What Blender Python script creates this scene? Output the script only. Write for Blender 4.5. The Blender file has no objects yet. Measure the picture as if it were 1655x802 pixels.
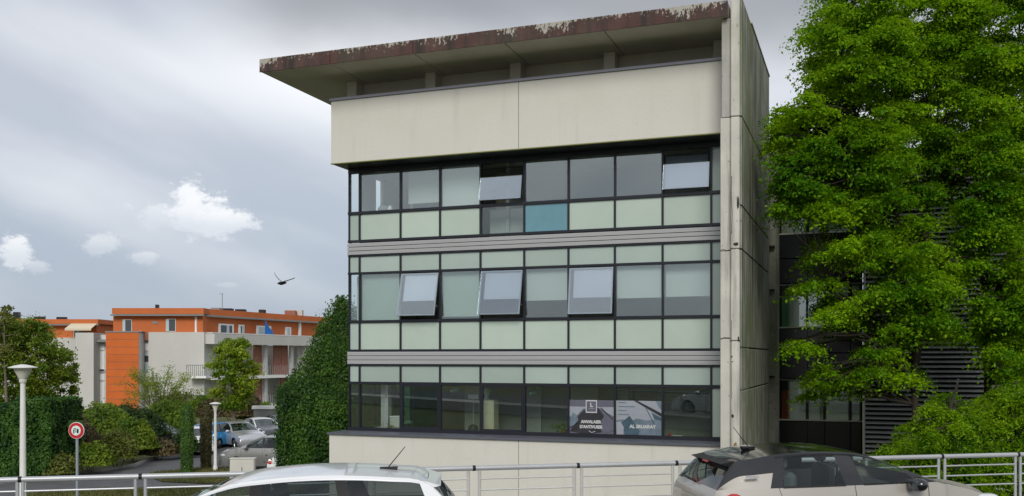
import bpy, bmesh, math, random
import numpy as np
from mathutils import Vector, Matrix
R = math.radians
random.seed(7)
rng = np.random.default_rng(7)
scene = bpy.context.scene
C = scene.collection

# ---------------------------------------------------------------- camera, sky, sun, exposure
F, CX, HY, H = 1549.0, 827.5, 578.0, 2.6      # focal length and horizon in photo pixels, eye height
cam = bpy.data.cameras.new('camera')
cam.sensor_width = 36.0
cam.lens = 36.0 * F / 1655.0
cam.shift_y = (HY - 401.0) / 1655.0
cam.clip_end = 6000
camo = bpy.data.objects.new('camera', cam)
camo.location = (0, 0, H); camo.rotation_euler = (R(90), 0, 0)
C.objects.link(camo); scene.camera = camo

SUN_EL, SUN_AZ = 33.0, -4.0     # sun stands behind the viewer, veiled by cloud
sd = Vector((math.sin(R(SUN_AZ)) * math.cos(R(SUN_EL)), -math.cos(R(SUN_AZ)) * math.cos(R(SUN_EL)), math.sin(R(SUN_EL))))
sun = bpy.data.lights.new('sun', 'SUN'); sun.energy = 1.45; sun.angle = R(22); sun.color = (1, .965, .9)
suno = bpy.data.objects.new('sun', sun)
suno.rotation_euler = (-sd).to_track_quat('-Z', 'Y').to_euler(); C.objects.link(suno)

world = bpy.data.worlds.new('World'); scene.world = world; world.use_nodes = True
def build_world():
    nt = world.node_tree; N = nt.nodes; L = nt.links
    for n in list(N): N.remove(n)
    def nd(t, **k):
        n = N.new(t)
        for a, b in k.items(): setattr(n, a, b)
        return n
    def M(op, a, b=None, c=None):
        n = nd('ShaderNodeMath', operation=op)
        for i, s in enumerate((a, b, c)):
            if s is None: continue
            if isinstance(s, (int, float)): n.inputs[i].default_value = s
            else: L.new(s, n.inputs[i])
        return n.outputs[0]
    def ss(x, lo, hi):
        n = nd('ShaderNodeMapRange', interpolation_type='SMOOTHSTEP')
        L.new(x, n.inputs[0]); n.inputs[1].default_value = lo; n.inputs[2].default_value = hi
        return n.outputs[0]
    def mix(f, a, b):
        n = nd('ShaderNodeMix', data_type='RGBA')
        if isinstance(f, (int, float)): n.inputs[0].default_value = f
        else: L.new(f, n.inputs[0])
        for i, s in ((6, a), (7, b)):
            if isinstance(s, tuple): n.inputs[i].default_value = s + (1,)
            else: L.new(s, n.inputs[i])
        return n.outputs[2]
    tc = nd('ShaderNodeTexCoord'); d = tc.outputs['Generated']
    sp = nd('ShaderNodeSeparateXYZ'); L.new(d, sp.inputs[0]); x, y, z = sp.outputs
    az = M('ARCTAN2', x, y); el = M('ARCSINE', z)
    sky = nd('ShaderNodeTexSky', sky_type='NISHITA', sun_disc=False)
    sky.sun_elevation = R(SUN_EL); sky.sun_rotation = R(180 - SUN_AZ)
    def noise(vec, sc, det=4, rough=.5, dist=0):
        n = nd('ShaderNodeTexNoise'); n.inputs['Scale'].default_value = sc
        n.inputs['Detail'].default_value = det; n.inputs['Roughness'].default_value = rough
        n.inputs['Distortion'].default_value = dist
        L.new(vec, n.inputs['Vector']); return n.outputs[0]
    def comb(a, b, c=0.0):
        n = nd('ShaderNodeCombineXYZ')
        for i, s in enumerate((a, b, c)):
            if isinstance(s, (int, float)): n.inputs[i].default_value = s
            else: L.new(s, n.inputs[i])
        return n.outputs[0]
    # long soft banks of cloud lying aslant
    t = M('ADD', el, M('MULTIPLY', az, .42)); s = M('SUBTRACT', az, M('MULTIPLY', el, .42))
    wob = noise(comb(az, el, 3.1), 5, 4, .5)
    t2 = M('ADD', t, M('MULTIPLY', M('SUBTRACT', wob, .5), .07))
    v = comb(M('MULTIPLY', s, 2.1), M('MULTIPLY', t2, 9.5), 1.37)
    b1 = noise(v, 1.0, 3, .45)
    v2 = comb(M('MULTIPLY', az, 2.6), M('MULTIPLY', el, 5.0), 7.7)
    b2 = noise(v2, 1.0, 5, .55)
    bank = ss(M('ADD', M('MULTIPLY', b1, .75), M('MULTIPLY', b2, .35)), .44, .70)
    hi = ss(el, -.02, .26)
    base = mix(hi, (2.5, 2.95, 3.75), (3.85, 4.1, 4.6))
    cloud = mix(M('MULTIPLY', bank, M('MULTIPLY', ss(el, -.05, .22), .9)), base, (5.75, 5.85, 6.1))
    # a brighter thin patch of overcast and a dark bank above it
    def blob(ax, e, ra, re, lo=1.0, hi_=.0, wobble=.5, nz=None):
        da = M('DIVIDE', M('SUBTRACT', az, ax), ra); de = M('DIVIDE', M('SUBTRACT', el, e), re)
        r2 = M('SQRT', M('ADD', M('MULTIPLY', da, da), M('MULTIPLY', de, de)))
        if nz is not None: r2 = M('ADD', r2, M('MULTIPLY', M('SUBTRACT', nz, .5), wobble))
        return ss(r2, lo, hi_)
    cloud = mix(M('MULTIPLY', blob(-.16, .285, .30, .085, 1.0, .1, .5, b2), .7), cloud, (8.6, 8.6, 8.6))
    e2 = M('ADD', el, M('MULTIPLY', M('SUBTRACT', b2, .5), .10))
    dark = M('MULTIPLY', ss(e2, .27, .35), ss(e2, .60, .42))
    side = M('MULTIPLY', ss(az, -.36, -.20), ss(az, .6, .3))
    cloud = mix(M('MULTIPLY', M('MULTIPLY', dark, side), .8), cloud, (2.2, 2.2, 2.25))
    # small fair-weather heaps near the horizon
    fz = noise(comb(az, M('MULTIPLY', el, 1.5), .5), 42, 9, .68)
    fz2 = noise(comb(az, M('MULTIPLY', el, 1.4), 2.5), 16, 6, .6)
    for (px, py, ra, re, k) in ((305, 322, .026, .022, .95), (325, 338, .040, .022, .95), (362, 352, .036, .015, .9), (275, 345, .050, .014, .45), (22, 398, .018, .018, .85), (60, 429, .016, .006, .35), (165, 392, .024, .010, .45), (232, 412, .018, .007, .4), (368, 459, .014, .003, .2)):
        a0 = math.atan2(px - CX, F); e0 = math.atan2(HY - py, math.hypot(F, px - CX))
        m_ = blob(a0, e0 - re * .3, ra, re * 1.25, .95, .45, 2.4, fz)
        lit = mix(ss(M('SUBTRACT', el, e0), -re * .9, re * .5), (5.2, 5.4, 5.8), (7.0, 7.0, 7.1))
        cloud = mix(M('MULTIPLY', m_, k), cloud, lit)
    gloom = ss(z, -.02, .0)
    col = mix(.9, sky.outputs[0], cloud)
    col = mix(gloom, (2.2, 2.2, 2.1), col)
    bg = nd('ShaderNodeBackground'); bg.inputs['Strength'].default_value = .1
    L.new(col, bg.inputs[0])
    out = nd('ShaderNodeOutputWorld'); L.new(bg.outputs[0], out.inputs[0])
build_world()
scene.render.engine = 'CYCLES'
scene.cycles.max_bounces = 8
scene.cycles.transparent_max_bounces = 24
vs = scene.view_settings
vs.view_transform = 'Standard'; vs.look = 'None'; vs.exposure = 0.53; vs.gamma = 1.0; vs.use_curve_mapping = False

# ---------------------------------------------------------------- helpers
def at(px, py, Y): return Vector(((px - CX) / F * Y, Y, H + (HY - py) / F * Y))
ZG = -2.75
def gnd(px, py):
    Y = (H - ZG) * F / (py - HY); return Vector(((px - CX) / F * Y, Y, ZG))

MATS = {}
def mat(name, col, rough=.6, var=.0, vscale=3.0, bump=0.0, bscale=30.0, spec=.4, metal=0.0, col2=None, stretch=(1, 1, 1), coat=0.0, c2lo=.45, c2hi=.62, orand=0.0):
    m = bpy.data.materials.new(name); m.use_nodes = True
    nt = m.node_tree; p = nt.nodes['Principled BSDF']
    p.inputs['Base Color'].default_value = tuple(col) + (1,)
    p.inputs['Roughness'].default_value = rough; p.inputs['Metallic'].default_value = metal
    p.inputs['Specular IOR Level'].default_value = spec; p.inputs['Coat Weight'].default_value = coat
    p.inputs['Coat Roughness'].default_value = .04
    if var or col2 or bump:
        tc = nt.nodes.new('ShaderNodeTexCoord'); mp = nt.nodes.new('ShaderNodeMapping')
        mp.inputs['Scale'].default_value = stretch; nt.links.new(tc.outputs['Object'], mp.inputs[0])
    if var or col2:
        n = nt.nodes.new('ShaderNodeTexNoise'); n.inputs['Scale'].default_value = vscale; n.inputs['Detail'].default_value = 6; n.inputs['Roughness'].default_value = .62
        nt.links.new(mp.outputs[0], n.inputs['Vector'])
        r = nt.nodes.new('ShaderNodeMapRange'); nt.links.new(n.outputs[0], r.inputs[0])
        r.inputs[1].default_value = c2lo if col2 else .3; r.inputs[2].default_value = c2hi if col2 else .7
        mx = nt.nodes.new('ShaderNodeMix'); mx.data_type = 'RGBA'; nt.links.new(r.outputs[0], mx.inputs[0])
        a = col if col2 else tuple(c * (1 - var) for c in col); b = col2 if col2 else tuple(c * (1 + var) for c in col)
        mx.inputs[6].default_value = tuple(a) + (1,); mx.inputs[7].default_value = tuple(b) + (1,)
        nt.links.new(mx.outputs[2], p.inputs['Base Color'])
        if orand:      # panes from different batches differ a little
            oi = nt.nodes.new('ShaderNodeObjectInfo'); rr = nt.nodes.new('ShaderNodeMapRange'); nt.links.new(oi.outputs['Random'], rr.inputs[0]); rr.inputs[3].default_value = 1 - orand; rr.inputs[4].default_value = 1 + orand
            hs = nt.nodes.new('ShaderNodeHueSaturation'); nt.links.new(mx.outputs[2], hs.inputs['Color']); nt.links.new(rr.outputs[0], hs.inputs['Value']); nt.links.new(hs.outputs[0], p.inputs['Base Color'])
    if bump:
        n2 = nt.nodes.new('ShaderNodeTexNoise'); n2.inputs['Scale'].default_value = bscale; n2.inputs['Detail'].default_value = 5
        nt.links.new(mp.outputs[0], n2.inputs['Vector'])
        bp = nt.nodes.new('ShaderNodeBump'); bp.inputs['Strength'].default_value = bump; bp.inputs['Distance'].default_value = .02
        nt.links.new(n2.outputs[0], bp.inputs['Height']); nt.links.new(bp.outputs[0], p.inputs['Normal'])
    MATS[name] = m; return m

def glass(name, tint, refl=.10, rough=.0, edge=.55):
    m = bpy.data.materials.new(name); m.use_nodes = True; nt = m.node_tree; N = nt.nodes; L = nt.links
    for n in list(N): N.remove(n)
    o = N.new('ShaderNodeOutputMaterial'); t = N.new('ShaderNodeBsdfTransparent'); t.inputs[0].default_value = tuple(tint) + (1,)
    g = N.new('ShaderNodeBsdfGlossy'); g.inputs['Roughness'].default_value = rough; g.inputs[0].default_value = (.9, .95, .95, 1)
    lw = N.new('ShaderNodeLayerWeight'); lw.inputs[0].default_value = .5
    mr = N.new('ShaderNodeMapRange'); L.new(lw.outputs['Facing'], mr.inputs[0]); mr.inputs[1].default_value = .3
    mr.inputs[3].default_value = refl; mr.inputs[4].default_value = edge
    mx = N.new('ShaderNodeMixShader'); L.new(mr.outputs[0], mx.inputs[0]); L.new(t.outputs[0], mx.inputs[1]); L.new(g.outputs[0], mx.inputs[2])
    L.new(mx.outputs[0], o.inputs[0]); MATS[name] = m; return m

def leafmat(name, c1, c2, trans=.35, scale=.7, c3=None, gloss=.4):
    m = bpy.data.materials.new(name); m.use_nodes = True; nt = m.node_tree; N = nt.nodes; L = nt.links
    for n in list(N): N.remove(n)
    o = N.new('ShaderNodeOutputMaterial'); ge = N.new('ShaderNodeNewGeometry'); tc = N.new('ShaderNodeTexCoord')
    n = N.new('ShaderNodeTexNoise'); n.inputs['Scale'].default_value = scale; n.inputs['Detail'].default_value = 3; L.new(tc.outputs['Object'], n.inputs['Vector'])
    r = N.new('ShaderNodeMapRange'); L.new(n.outputs[0], r.inputs[0]); r.inputs[1].default_value = .35; r.inputs[2].default_value = .65
    ad = N.new('ShaderNodeMath'); ad.operation = 'MULTIPLY_ADD'; L.new(ge.outputs['Random Per Island'], ad.inputs[0]); ad.inputs[1].default_value = .7
    sb = N.new('ShaderNodeMath'); sb.operation = 'SUBTRACT'; L.new(r.outputs[0], sb.inputs[0]); sb.inputs[1].default_value = .35; L.new(sb.outputs[0], ad.inputs[2])
    cl = N.new('ShaderNodeClamp'); L.new(ad.outputs[0], cl.inputs[0])
    mx = N.new('ShaderNodeMix'); mx.data_type = 'RGBA'; L.new(cl.outputs[0], mx.inputs[0]); mx.inputs[6].default_value = tuple(c1) + (1,); mx.inputs[7].default_value = tuple(c2) + (1,)
    col = mx.outputs[2]
    p = N.new('ShaderNodeBsdfPrincipled'); L.new(col, p.inputs['Base Color']); p.inputs['Roughness'].default_value = .5; p.inputs['Specular IOR Level'].default_value = gloss
    tr = N.new('ShaderNodeBsdfTranslucent')
    hs = N.new('ShaderNodeHueSaturation'); hs.inputs['Value'].default_value = 1.5; hs.inputs['Hue'].default_value = .485; L.new(col, hs.inputs['Color']); L.new(hs.outputs[0], tr.inputs[0])
    ms = N.new('ShaderNodeMixShader'); ms.inputs[0].default_value = trans; L.new(p.outputs[0], ms.inputs[1]); L.new(tr.outputs[0], ms.inputs[2])
    L.new(ms.outputs[0], o.inputs[0]); MATS[name] = m; return m

class MB:
    def __init__(s): s.v = []; s.f = []
    def add(s, vs_, fs):
        b = len(s.v); s.v += [tuple(p) for p in vs_]; s.f += [tuple(i + b for i in f) for f in fs]; return s
    def box(s, x0, x1, y0, y1, z0, z1):
        return s.add([(x0, y0, z0), (x1, y0, z0), (x1, y1, z0), (x0, y1, z0), (x0, y0, z1), (x1, y0, z1), (x1, y1, z1), (x0, y1, z1)],
                     [(0, 3, 2, 1), (4, 5, 6, 7), (0, 1, 5, 4), (1, 2, 6, 5), (2, 3, 7, 6), (3, 0, 4, 7)])
    def bbox(s, x0, x1, y0, y1, z0, z1, b=.01):
        bm = bmesh.new(); bmesh.ops.create_cube(bm, size=1)
        for v in bm.verts: v.co = Vector((x0 + (v.co.x + .5) * (x1 - x0), y0 + (v.co.y + .5) * (y1 - y0), z0 + (v.co.z + .5) * (z1 - z0)))
        bmesh.ops.bevel(bm, geom=bm.edges[:], offset=b, segments=1, affect='EDGES')
        bm.verts.index_update(); s.add([v.co[:] for v in bm.verts], [[v.index for v in f.verts] for f in bm.faces]); bm.free(); return s
    def prism(s, pts, axis, a, b):       # pts 2D polygon, extruded along axis from a to b
        n = len(pts)
        def mk(p, t): return {'x': (t, p[0], p[1]), 'y': (p[0], t, p[1]), 'z': (p[0], p[1], t)}[axis]
        vs_ = [mk(p, a) for p in pts] + [mk(p, b) for p in pts]
        return s.add(vs_, [tuple(range(n)), tuple(range(2 * n - 1, n - 1, -1))] + [(i, i + n, (i + 1) % n + n, (i + 1) % n) for i in range(n)])
    def tube(s, pts, rad, n=8, cap=True):
        pts = [Vector(p) for p in pts]; rs = rad if isinstance(rad, (list, tuple)) else [rad] * len(pts)
        rings = []
        for i, p in enumerate(pts):
            d = (pts[min(i + 1, len(pts) - 1)] - pts[max(i - 1, 0)]).normalized()
            u = d.orthogonal().normalized() if abs(d.z) > .9 else d.cross(Vector((0, 0, 1))).normalized()
            w = d.cross(u)
            rings.append([p + (u * math.cos(2 * math.pi * k / n) + w * math.sin(2 * math.pi * k / n)) * rs[i] for k in range(n)])
        vs_ = [q for r in rings for q in r]; fs = []
        for i in range(len(pts) - 1):
            for k in range(n): fs.append((i * n + k, i * n + (k + 1) % n, (i + 1) * n + (k + 1) % n, (i + 1) * n + k))
        if cap: fs += [tuple(range(n - 1, -1, -1)), tuple((len(pts) - 1) * n + k for k in range(n))]
        return s.add(vs_, fs)
    def lathe(s, prof, n=20, cx=0, cy=0, cz=0, axis='z'):
        vs_ = []; fs = []
        for (r, h) in prof:
            for k in range(n):
                a = 2 * math.pi * k / n; c, si = r * math.cos(a), r * math.sin(a)
                vs_.append({'z': (cx + c, cy + si, cz + h), 'y': (cx + c, cy + h, cz + si), 'x': (cx + h, cy + c, cz + si)}[axis])
        for i in range(len(prof) - 1):
            for k in range(n): fs.append((i * n + k, i * n + (k + 1) % n, (i + 1) * n + (k + 1) % n, (i + 1) * n + k))
        fs += [tuple(range(n)), tuple((len(prof) - 1) * n + k for k in range(n))]
        return s.add(vs_, fs)
    def ball(s, c, r, nu=10, nv=7):
        c = Vector(c); r = r if isinstance(r, (tuple, list)) else (r, r, r); vs_ = []; fs = []
        for i in range(nv + 1):
            for k in range(nu):
                a = math.pi * i / nv; b = 2 * math.pi * k / nu
                vs_.append((c.x + r[0] * math.sin(a) * math.cos(b), c.y + r[1] * math.sin(a) * math.sin(b), c.z + r[2] * math.cos(a)))
        for i in range(nv):
            for k in range(nu): fs.append((i * nu + k, i * nu + (k + 1) % nu, (i + 1) * nu + (k + 1) % nu, (i + 1) * nu + k))
        return s.add(vs_, fs)
    def grid(s, rows):
        n = len(rows[0]); b = [tuple(p) for r in rows for p in r]
        return s.add(b, [(i * n + k, i * n + k + 1, (i + 1) * n + k + 1, (i + 1) * n + k) for i in range(len(rows) - 1) for k in range(n - 1)])
    def build(s, name, m, parent=None, smooth=False, loc=None):
        me = bpy.data.meshes.new(name); me.from_pydata(s.v, [], s.f); me.update()
        bm = bmesh.new(); bm.from_mesh(me); bmesh.ops.recalc_face_normals(bm, faces=bm.faces); bm.to_mesh(me); bm.free()
        me.materials.append(MATS[m] if isinstance(m, str) else m)
        if smooth:
            me.polygons.foreach_set('use_smooth', [True] * len(me.polygons))
            if smooth != 'all':
                try: me.set_sharp_from_angle(angle=R(38))
                except Exception: pass
        o = bpy.data.objects.new(name, me); C.objects.link(o)
        if parent: o.parent = parent
        if loc is not None: o.location = loc
        return o
def tag(o, label=None, cat=None, group=None, kind=None):
    for k, v in (('label', label), ('category', cat), ('group', group), ('kind', kind)):
        if v: o[k] = v
    return o
def empty(name, loc=(0, 0, 0), rz=0):
    o = bpy.data.objects.new(name, None); o.location = loc; o.rotation_euler = (0, 0, rz); o.empty_display_size = .3
    C.objects.link(o); return o
def inst(src, parent, loc=(0, 0, 0), name=None, scale=None):
    o = bpy.data.objects.new(name or src.name.split('.')[0], src.data); C.objects.link(o)
    o.parent = parent; o.location = loc
    if scale: o.scale = scale
    return o
def bx(name, m, parent, *a, b=0):
    mb = MB(); (mb.bbox(*a, b=b) if b else mb.box(*a)); return mb.build(name, m, parent)

# ---------------------------------------------------------------- materials
mat('asphalt', (.095, .097, .10), .85, .18, 1.2, .3, 60)
mat('road_asphalt', (.06, .06, .062), .85, .2, 1.5, .3, 60)
mat('kerb', (.33, .30, .27), .8, .15, 3)
mat('paving', (.30, .29, .27), .85, .12, 2)
mat('grass_ground', (.075, .085, .025), .95, .35, .8, .4, 20)
mat('coping', (.24, .24, .29), .45, .06, 2)
mat('olive_trim', (.16, .17, .03), .5)
mat('frame_black', (.012, .014, .02), .35, .0)
mat('sill_metal', (.10, .105, .13), .38, .06, 3)
mat('alu_band', (.36, .36, .365), .5, .04, 2, metal=.1, stretch=(.2, 1, 6))
mat('spandrel_green', (.435, .515, .445), .09, .05, .8, .02, 1.3, spec=.6, orand=.07)
mat('spandrel_grey', (.36, .435, .395), .09, .05, .9, .02, 1.3, spec=.6, orand=.08)
mat('spandrel_teal', (.13, .28, .34), .08, .1, 1.2, spec=.6)
mat('blind', (.62, .65, .63), .8, .03, 1, orand=.08)
mat('blind_pale', (.78, .79, .82), .8, .03, 1, orand=.08)
mat('blind_green', (.47, .55, .49), .8, .04, 1, orand=.08)
mat('inner_wall', (.50, .50, .48), .8, .05, .6)
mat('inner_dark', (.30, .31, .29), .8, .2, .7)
mat('inner_floor', (.20, .19, .17), .6)
mat('ceiling', (.62, .62, .60), .85)
mat('soffit', (.50, .465, .40), .85, .12, .8, .1, 20, stretch=(1, .35, 1))
mat('door_cream', (.72, .66, .47), .5)
mat('white_paint', (.78, .78, .76), .45)
mat('cream_metal', (.60, .585, .52), .5, .05, 2)
mat('galv', (.43, .44, .45), .42, .07, 4, metal=.35)
mat('rail_light', (.52, .52, .49), .45, .08, 4, metal=.15)
mat('post_grey', (.27, .30, .36), .45, .06, 3)
mat('sign_red', (.50, .02, .03), .35)
mat('sign_mint', (.62, .78, .74), .35)
mat('black_plastic', (.010, .010, .011), .45, spec=.25)
mat('rubber', (.018, .018, .018), .8)
mat('dark_interior', (.03, .03, .032), .8)
mat('seat_grey', (.09, .10, .10), .8)
mat('alloy', (.45, .45, .46), .3, metal=.9)
mat('chrome', (.80, .80, .81), .3, metal=.7)
mat('bark', (.035, .028, .021), .9, .3, 6, .6, 25, stretch=(1, 1, .25))
mat('bark_grey', (.16, .13, .10), .9, .3, 6, .5, 25, stretch=(1, 1, .25))
mat('orange', (.50, .13, .034), .75, .12, .5, stretch=(1, 1, .4))
mat('orange_tower', (.54, .12, .018), .7, .08, .8, orand=.06)
mat('far_white', (.52, .51, .475), .8, .09, .35, stretch=(1, 1, .3))
mat('far_white2', (.58, .58, .57), .8, .04, .3)
mat('far_brick', (.28, .12, .085), .8, .15, 2)
mat('far_grey', (.22, .225, .22), .7, .05, 1)
mat('far_glass', (.05, .06, .065), .12, spec=.7)
mat('far_curtain', (.42, .50, .52), .7)
mat('louvre', (.45, .455, .47), .35, .08, 1.2, metal=.3, stretch=(.3, 1, 1))
mat('louvre_back', (.012, .012, .013), .8)
mat('cladding_black', (.016, .017, .02), .18, .15, .8, spec=.5)
mat('panel_green', (.08, .36, .12), .5)
mat('panel_red', (.42, .06, .03), .5)
mat('feather', (.012, .012, .013), .7)
mat('lamp_white', (.70, .69, .66), .4, .04, 4)
mat('tarp_blue', (.01, .14, .48), .5)
mat('awning', (.62, .55, .40), .7)
mat('poster_grey', (.11, .11, .145), .4, .1, 3)
mat('poster_pale', (.29, .31, .35), .4, .08, 3)
mat('poster_dark', (.028, .028, .034), .4, .3, 6)
mat('poster_slate', (.13, .17, .21), .4, .25, 4)
mat('poster_teal', (.05, .09, .12), .4, .2, 4)
mat('poster_white', (.52, .52, .52), .4)
mat('crack', (.03, .028, .025), .9)
mat('rust', (.22, .13, .03), .8, .4, 20)
glass('glass_clear', (.90, .94, .93), .16)
glass('glass_dark', (.82, .87, .85), .09)
glass('glass_teal', (.55, .78, .74), .11)
glass('glass_open', (.80, .84, .88), .42)
glass('glass_sash', (.84, .88, .91), .24)
glass('car_glass', (.74, .82, .79), .05, edge=.40)
glass('car_glass_dark', (.34, .38, .37), .06, edge=.45)
leafmat('leaf_locust', (.050, .165, .003), (.25, .44, .006), .45, .55, gloss=.12)
leafmat('leaf_maple', (.060, .165, .004), (.22, .38, .008), .45, .9, gloss=.12)
leafmat('leaf_ivy', (.014, .055, .006), (.070, .155, .014), .25, 1.2, gloss=.25)
leafmat('leaf_hedge', (.014, .055, .008), (.060, .145, .018), .2, 1.0, gloss=.25)
leafmat('leaf_cypress', (.035, .095, .010), (.085, .18, .018), .15, 1.5)
leafmat('leaf_cypress_brown', (.05, .048, .016), (.11, .095, .028), .15, 1.5)
leafmat('leaf_bright', (.08, .165, .010), (.27, .36, .025), .4, .6, gloss=.2)
leafmat('leaf_mid', (.065, .13, .012), (.22, .30, .026), .35, .6, gloss=.2)
leafmat('leaf_olive', (.060, .085, .014), (.20, .225, .045), .35, .6, gloss=.2)
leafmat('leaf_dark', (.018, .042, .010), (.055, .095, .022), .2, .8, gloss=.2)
leafmat('leaf_brown', (.055, .048, .020), (.145, .110, .040), .2, .8)
leafmat('grass_blade', (.055, .070, .016), (.135, .135, .035), .3, .25)

def special_concrete(name, base, light, dark, green, streak=1.0, patch=None):
    m = bpy.data.materials.new(name); m.use_nodes = True; nt = m.node_tree; N = nt.nodes; L = nt.links
    p = N['Principled BSDF']; p.inputs['Roughness'].default_value = .88
    tc = N.new('ShaderNodeTexCoord')
    def nz(sc, st, det=6, ro=.6):
        mp = N.new('ShaderNodeMapping'); mp.inputs['Scale'].default_value = st; L.new(tc.outputs['Object'], mp.inputs[0])
        n = N.new('ShaderNodeTexNoise'); n.inputs['Scale'].default_value = sc; n.inputs['Detail'].default_value = det; n.inputs['Roughness'].default_value = ro
        L.new(mp.outputs[0], n.inputs['Vector']); return n.outputs[0]
    def rng_(x, a, b):
        r = N.new('ShaderNodeMapRange'); r.interpolation_type = 'SMOOTHSTEP'; L.new(x, r.inputs[0]); r.inputs[1].default_value = a; r.inputs[2].default_value = b; return r.outputs[0]
    def mx(f, a, b):
        n = N.new('ShaderNodeMix'); n.data_type = 'RGBA'; L.new(f, n.inputs[0])
        for i, s in ((6, a), (7, b)):
            if isinstance(s, tuple): n.inputs[i].default_value = s + (1,)
            else: L.new(s, n.inputs[i])
        return n.outputs[2]
    c = mx(rng_(nz(1.1, (1, 1, 1)), .35, .68), base, light)
    c = mx(rng_(nz(1.6, (2.2, 2.2, .16)), .50 - .06 * (streak - 1), .72), c, dark)
    c = mx(rng_(nz(.7, (1, 1, .7)), .50, .75), c, green)
    c = mx(rng_(nz(14, (1, 1, .5)), .62, .72), c, dark)
    if patch:      # peeling coat: pale flakes running down from the upper edge
        sx = N.new('ShaderNodeSeparateXYZ'); L.new(tc.outputs['Object'], sx.inputs[0])
        g = N.new('ShaderNodeMapRange'); L.new(sx.outputs[2], g.inputs[0]); g.inputs[1].default_value = patch[1]; g.inputs[2].default_value = patch[2]; g.inputs[3].default_value = -.13; g.inputs[4].default_value = .085
        a = N.new('ShaderNodeMath'); a.operation = 'ADD'; L.new(nz(8.0, (1.6, 1.6, .8), 8, .72), a.inputs[0]); L.new(g.outputs[0], a.inputs[1])
        a2 = N.new('ShaderNodeMath'); a2.operation = 'MULTIPLY_ADD'; L.new(nz(.9, (1, 1, .3), 2, .5), a2.inputs[0]); a2.inputs[1].default_value = .7; L.new(a.outputs[0], a2.inputs[2])
        c = mx(rng_(a2.outputs[0], .915, .95), c, patch[0])
    L.new(c, p.inputs['Base Color'])
    b = N.new('ShaderNodeBump'); b.inputs['Strength'].default_value = .25; b.inputs['Distance'].default_value = .02; L.new(nz(12, (1, 1, 1)), b.inputs['Height']); L.new(b.outputs[0], p.inputs['Normal'])
    MATS[name] = m
special_concrete('render', (.61, .588, .53), (.625, .605, .55), (.572, .552, .495), (.60, .585, .52), .4)
special_concrete('render_base', (.61, .588, .535), (.625, .605, .555), (.56, .54, .485), (.59, .575, .51), .6)
special_concrete('pier_concrete', (.50, .485, .43), (.58, .56, .50), (.22, .21, .185), (.42, .42, .34), 1.3)
special_concrete('pier_stained', (.40, .39, .36), (.50, .48, .43), (.06, .06, .06), (.30, .30, .25), 3.0)
special_concrete('side_concrete', (.27, .272, .215), (.40, .395, .325), (.06, .064, .05), (.17, .20, .085), 2.4)
special_concrete('fascia_paint', (.075, .036, .030), (.105, .056, .047), (.026, .024, .021), (.055, .048, .034), 2.6, ((.38, .36, .31), 10.90, 11.26))

# ---------------------------------------------------------------- terrain, roads
RA = R(12.3)                                       # the street runs slightly away to the right
RO = Vector((-6.25, 11.7, 0)); RU = Vector((math.cos(RA), math.sin(RA), 0)); RN = Vector((-math.sin(RA), math.cos(RA), 0))
def road_pt(s, d, z=0): p = RO + RU * s + RN * d; return Vector((p.x, p.y, z))
def ground_z(x, y):
    d = (Vector((x, y, 0)) - RO).dot(RN)
    t = min(max((d - .6) / 23.0, 0), 1)
    return -.35 + (ZG + .35) * (t * t * (3 - 2 * t) * .35 + t * .65)
def make_ground():
    xs = [-1500, -600, -250, -120, -80] + list(np.arange(-60, 41, 2.5)) + [60, 100, 250, 600, 1500]
    ys = [-300, -80, -20, 0] + list(np.arange(4, 62, 2.0)) + [70, 90, 130, 250, 600, 1500, 3000]
    mb = MB(); mb.grid([[(x, y, ground_z(x, y)) for x in xs] for y in ys])
    tag(mb.build('ground', 'grass_ground', smooth='all'), kind='structure')
make_ground()
def road_box(name, m, s0, s1, d0, d1, z0, z1):
    mb = MB(); P = [road_pt(s0, d0), road_pt(s1, d0), road_pt(s1, d1), road_pt(s0, d1)]
    mb.prism([(p.x, p.y) for p in P], 'z', z0, z1); return mb.build(name, m)
tag(road_box('road', 'road_asphalt', -60, 70, -9.5, -1.3, -.5, 0), kind='structure')
tag(road_box('pavement', 'paving', -60, 70, -1.14, .45, -.6, .14), kind='structure')
tag(road_box('kerb', 'kerb', -60, 70, -1.3, -1.143, -.5, .13), kind='structure')
def flat(name, m, pts, z, kind='structure'):
    mb = MB(); n = len(pts); mb.add([(p[0], p[1], z) for p in pts], [tuple(range(n))]); return tag(mb.build(name, m), kind=kind)
edge = [gnd(*p) for p in ((-60, 790), (0, 783), (60, 775), (113, 768), (170, 762), (221, 754), (240, 746), (262, 740), (300, 735), (330, 727))]
lane = edge + [gnd(350, 716), gnd(480, 712), gnd(520, 770), gnd(470, 800), gnd(300, 803), gnd(60, 812), gnd(-60, 824)]
flat('parking_road', 'asphalt', lane, ZG + .012)
def drape_strip(name, m, pts, w, h):
    mb = MB()
    for a, b in zip(pts[:-1], pts[1:]):
        d = (b - a).normalized(); n = Vector((-d.y, d.x, 0)) * w
        mb.prism([(a.x, a.y), (b.x, b.y), (b.x + n.x, b.y + n.y), (a.x + n.x, a.y + n.y)], 'z', ZG - .05, ZG + h)
    return tag(mb.build(name, m), kind='structure')
drape_strip('parking_kerb', 'kerb', edge, .14, .14)
isl = [gnd(*p) for p in ((236, 770), (250, 766), (300, 761), (345, 757), (372, 760), (420, 762), (440, 772), (420, 780), (330, 783), (262, 780))]
flat('grass_island', 'grass_ground', isl, ZG + .05)
verge = [gnd(*p) for p in ((40, 799), (160, 793), (300, 790), (430, 789), (440, 812), (40, 825))]
flat('grass_verge', 'grass_ground', verge, ZG + .04)
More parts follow.
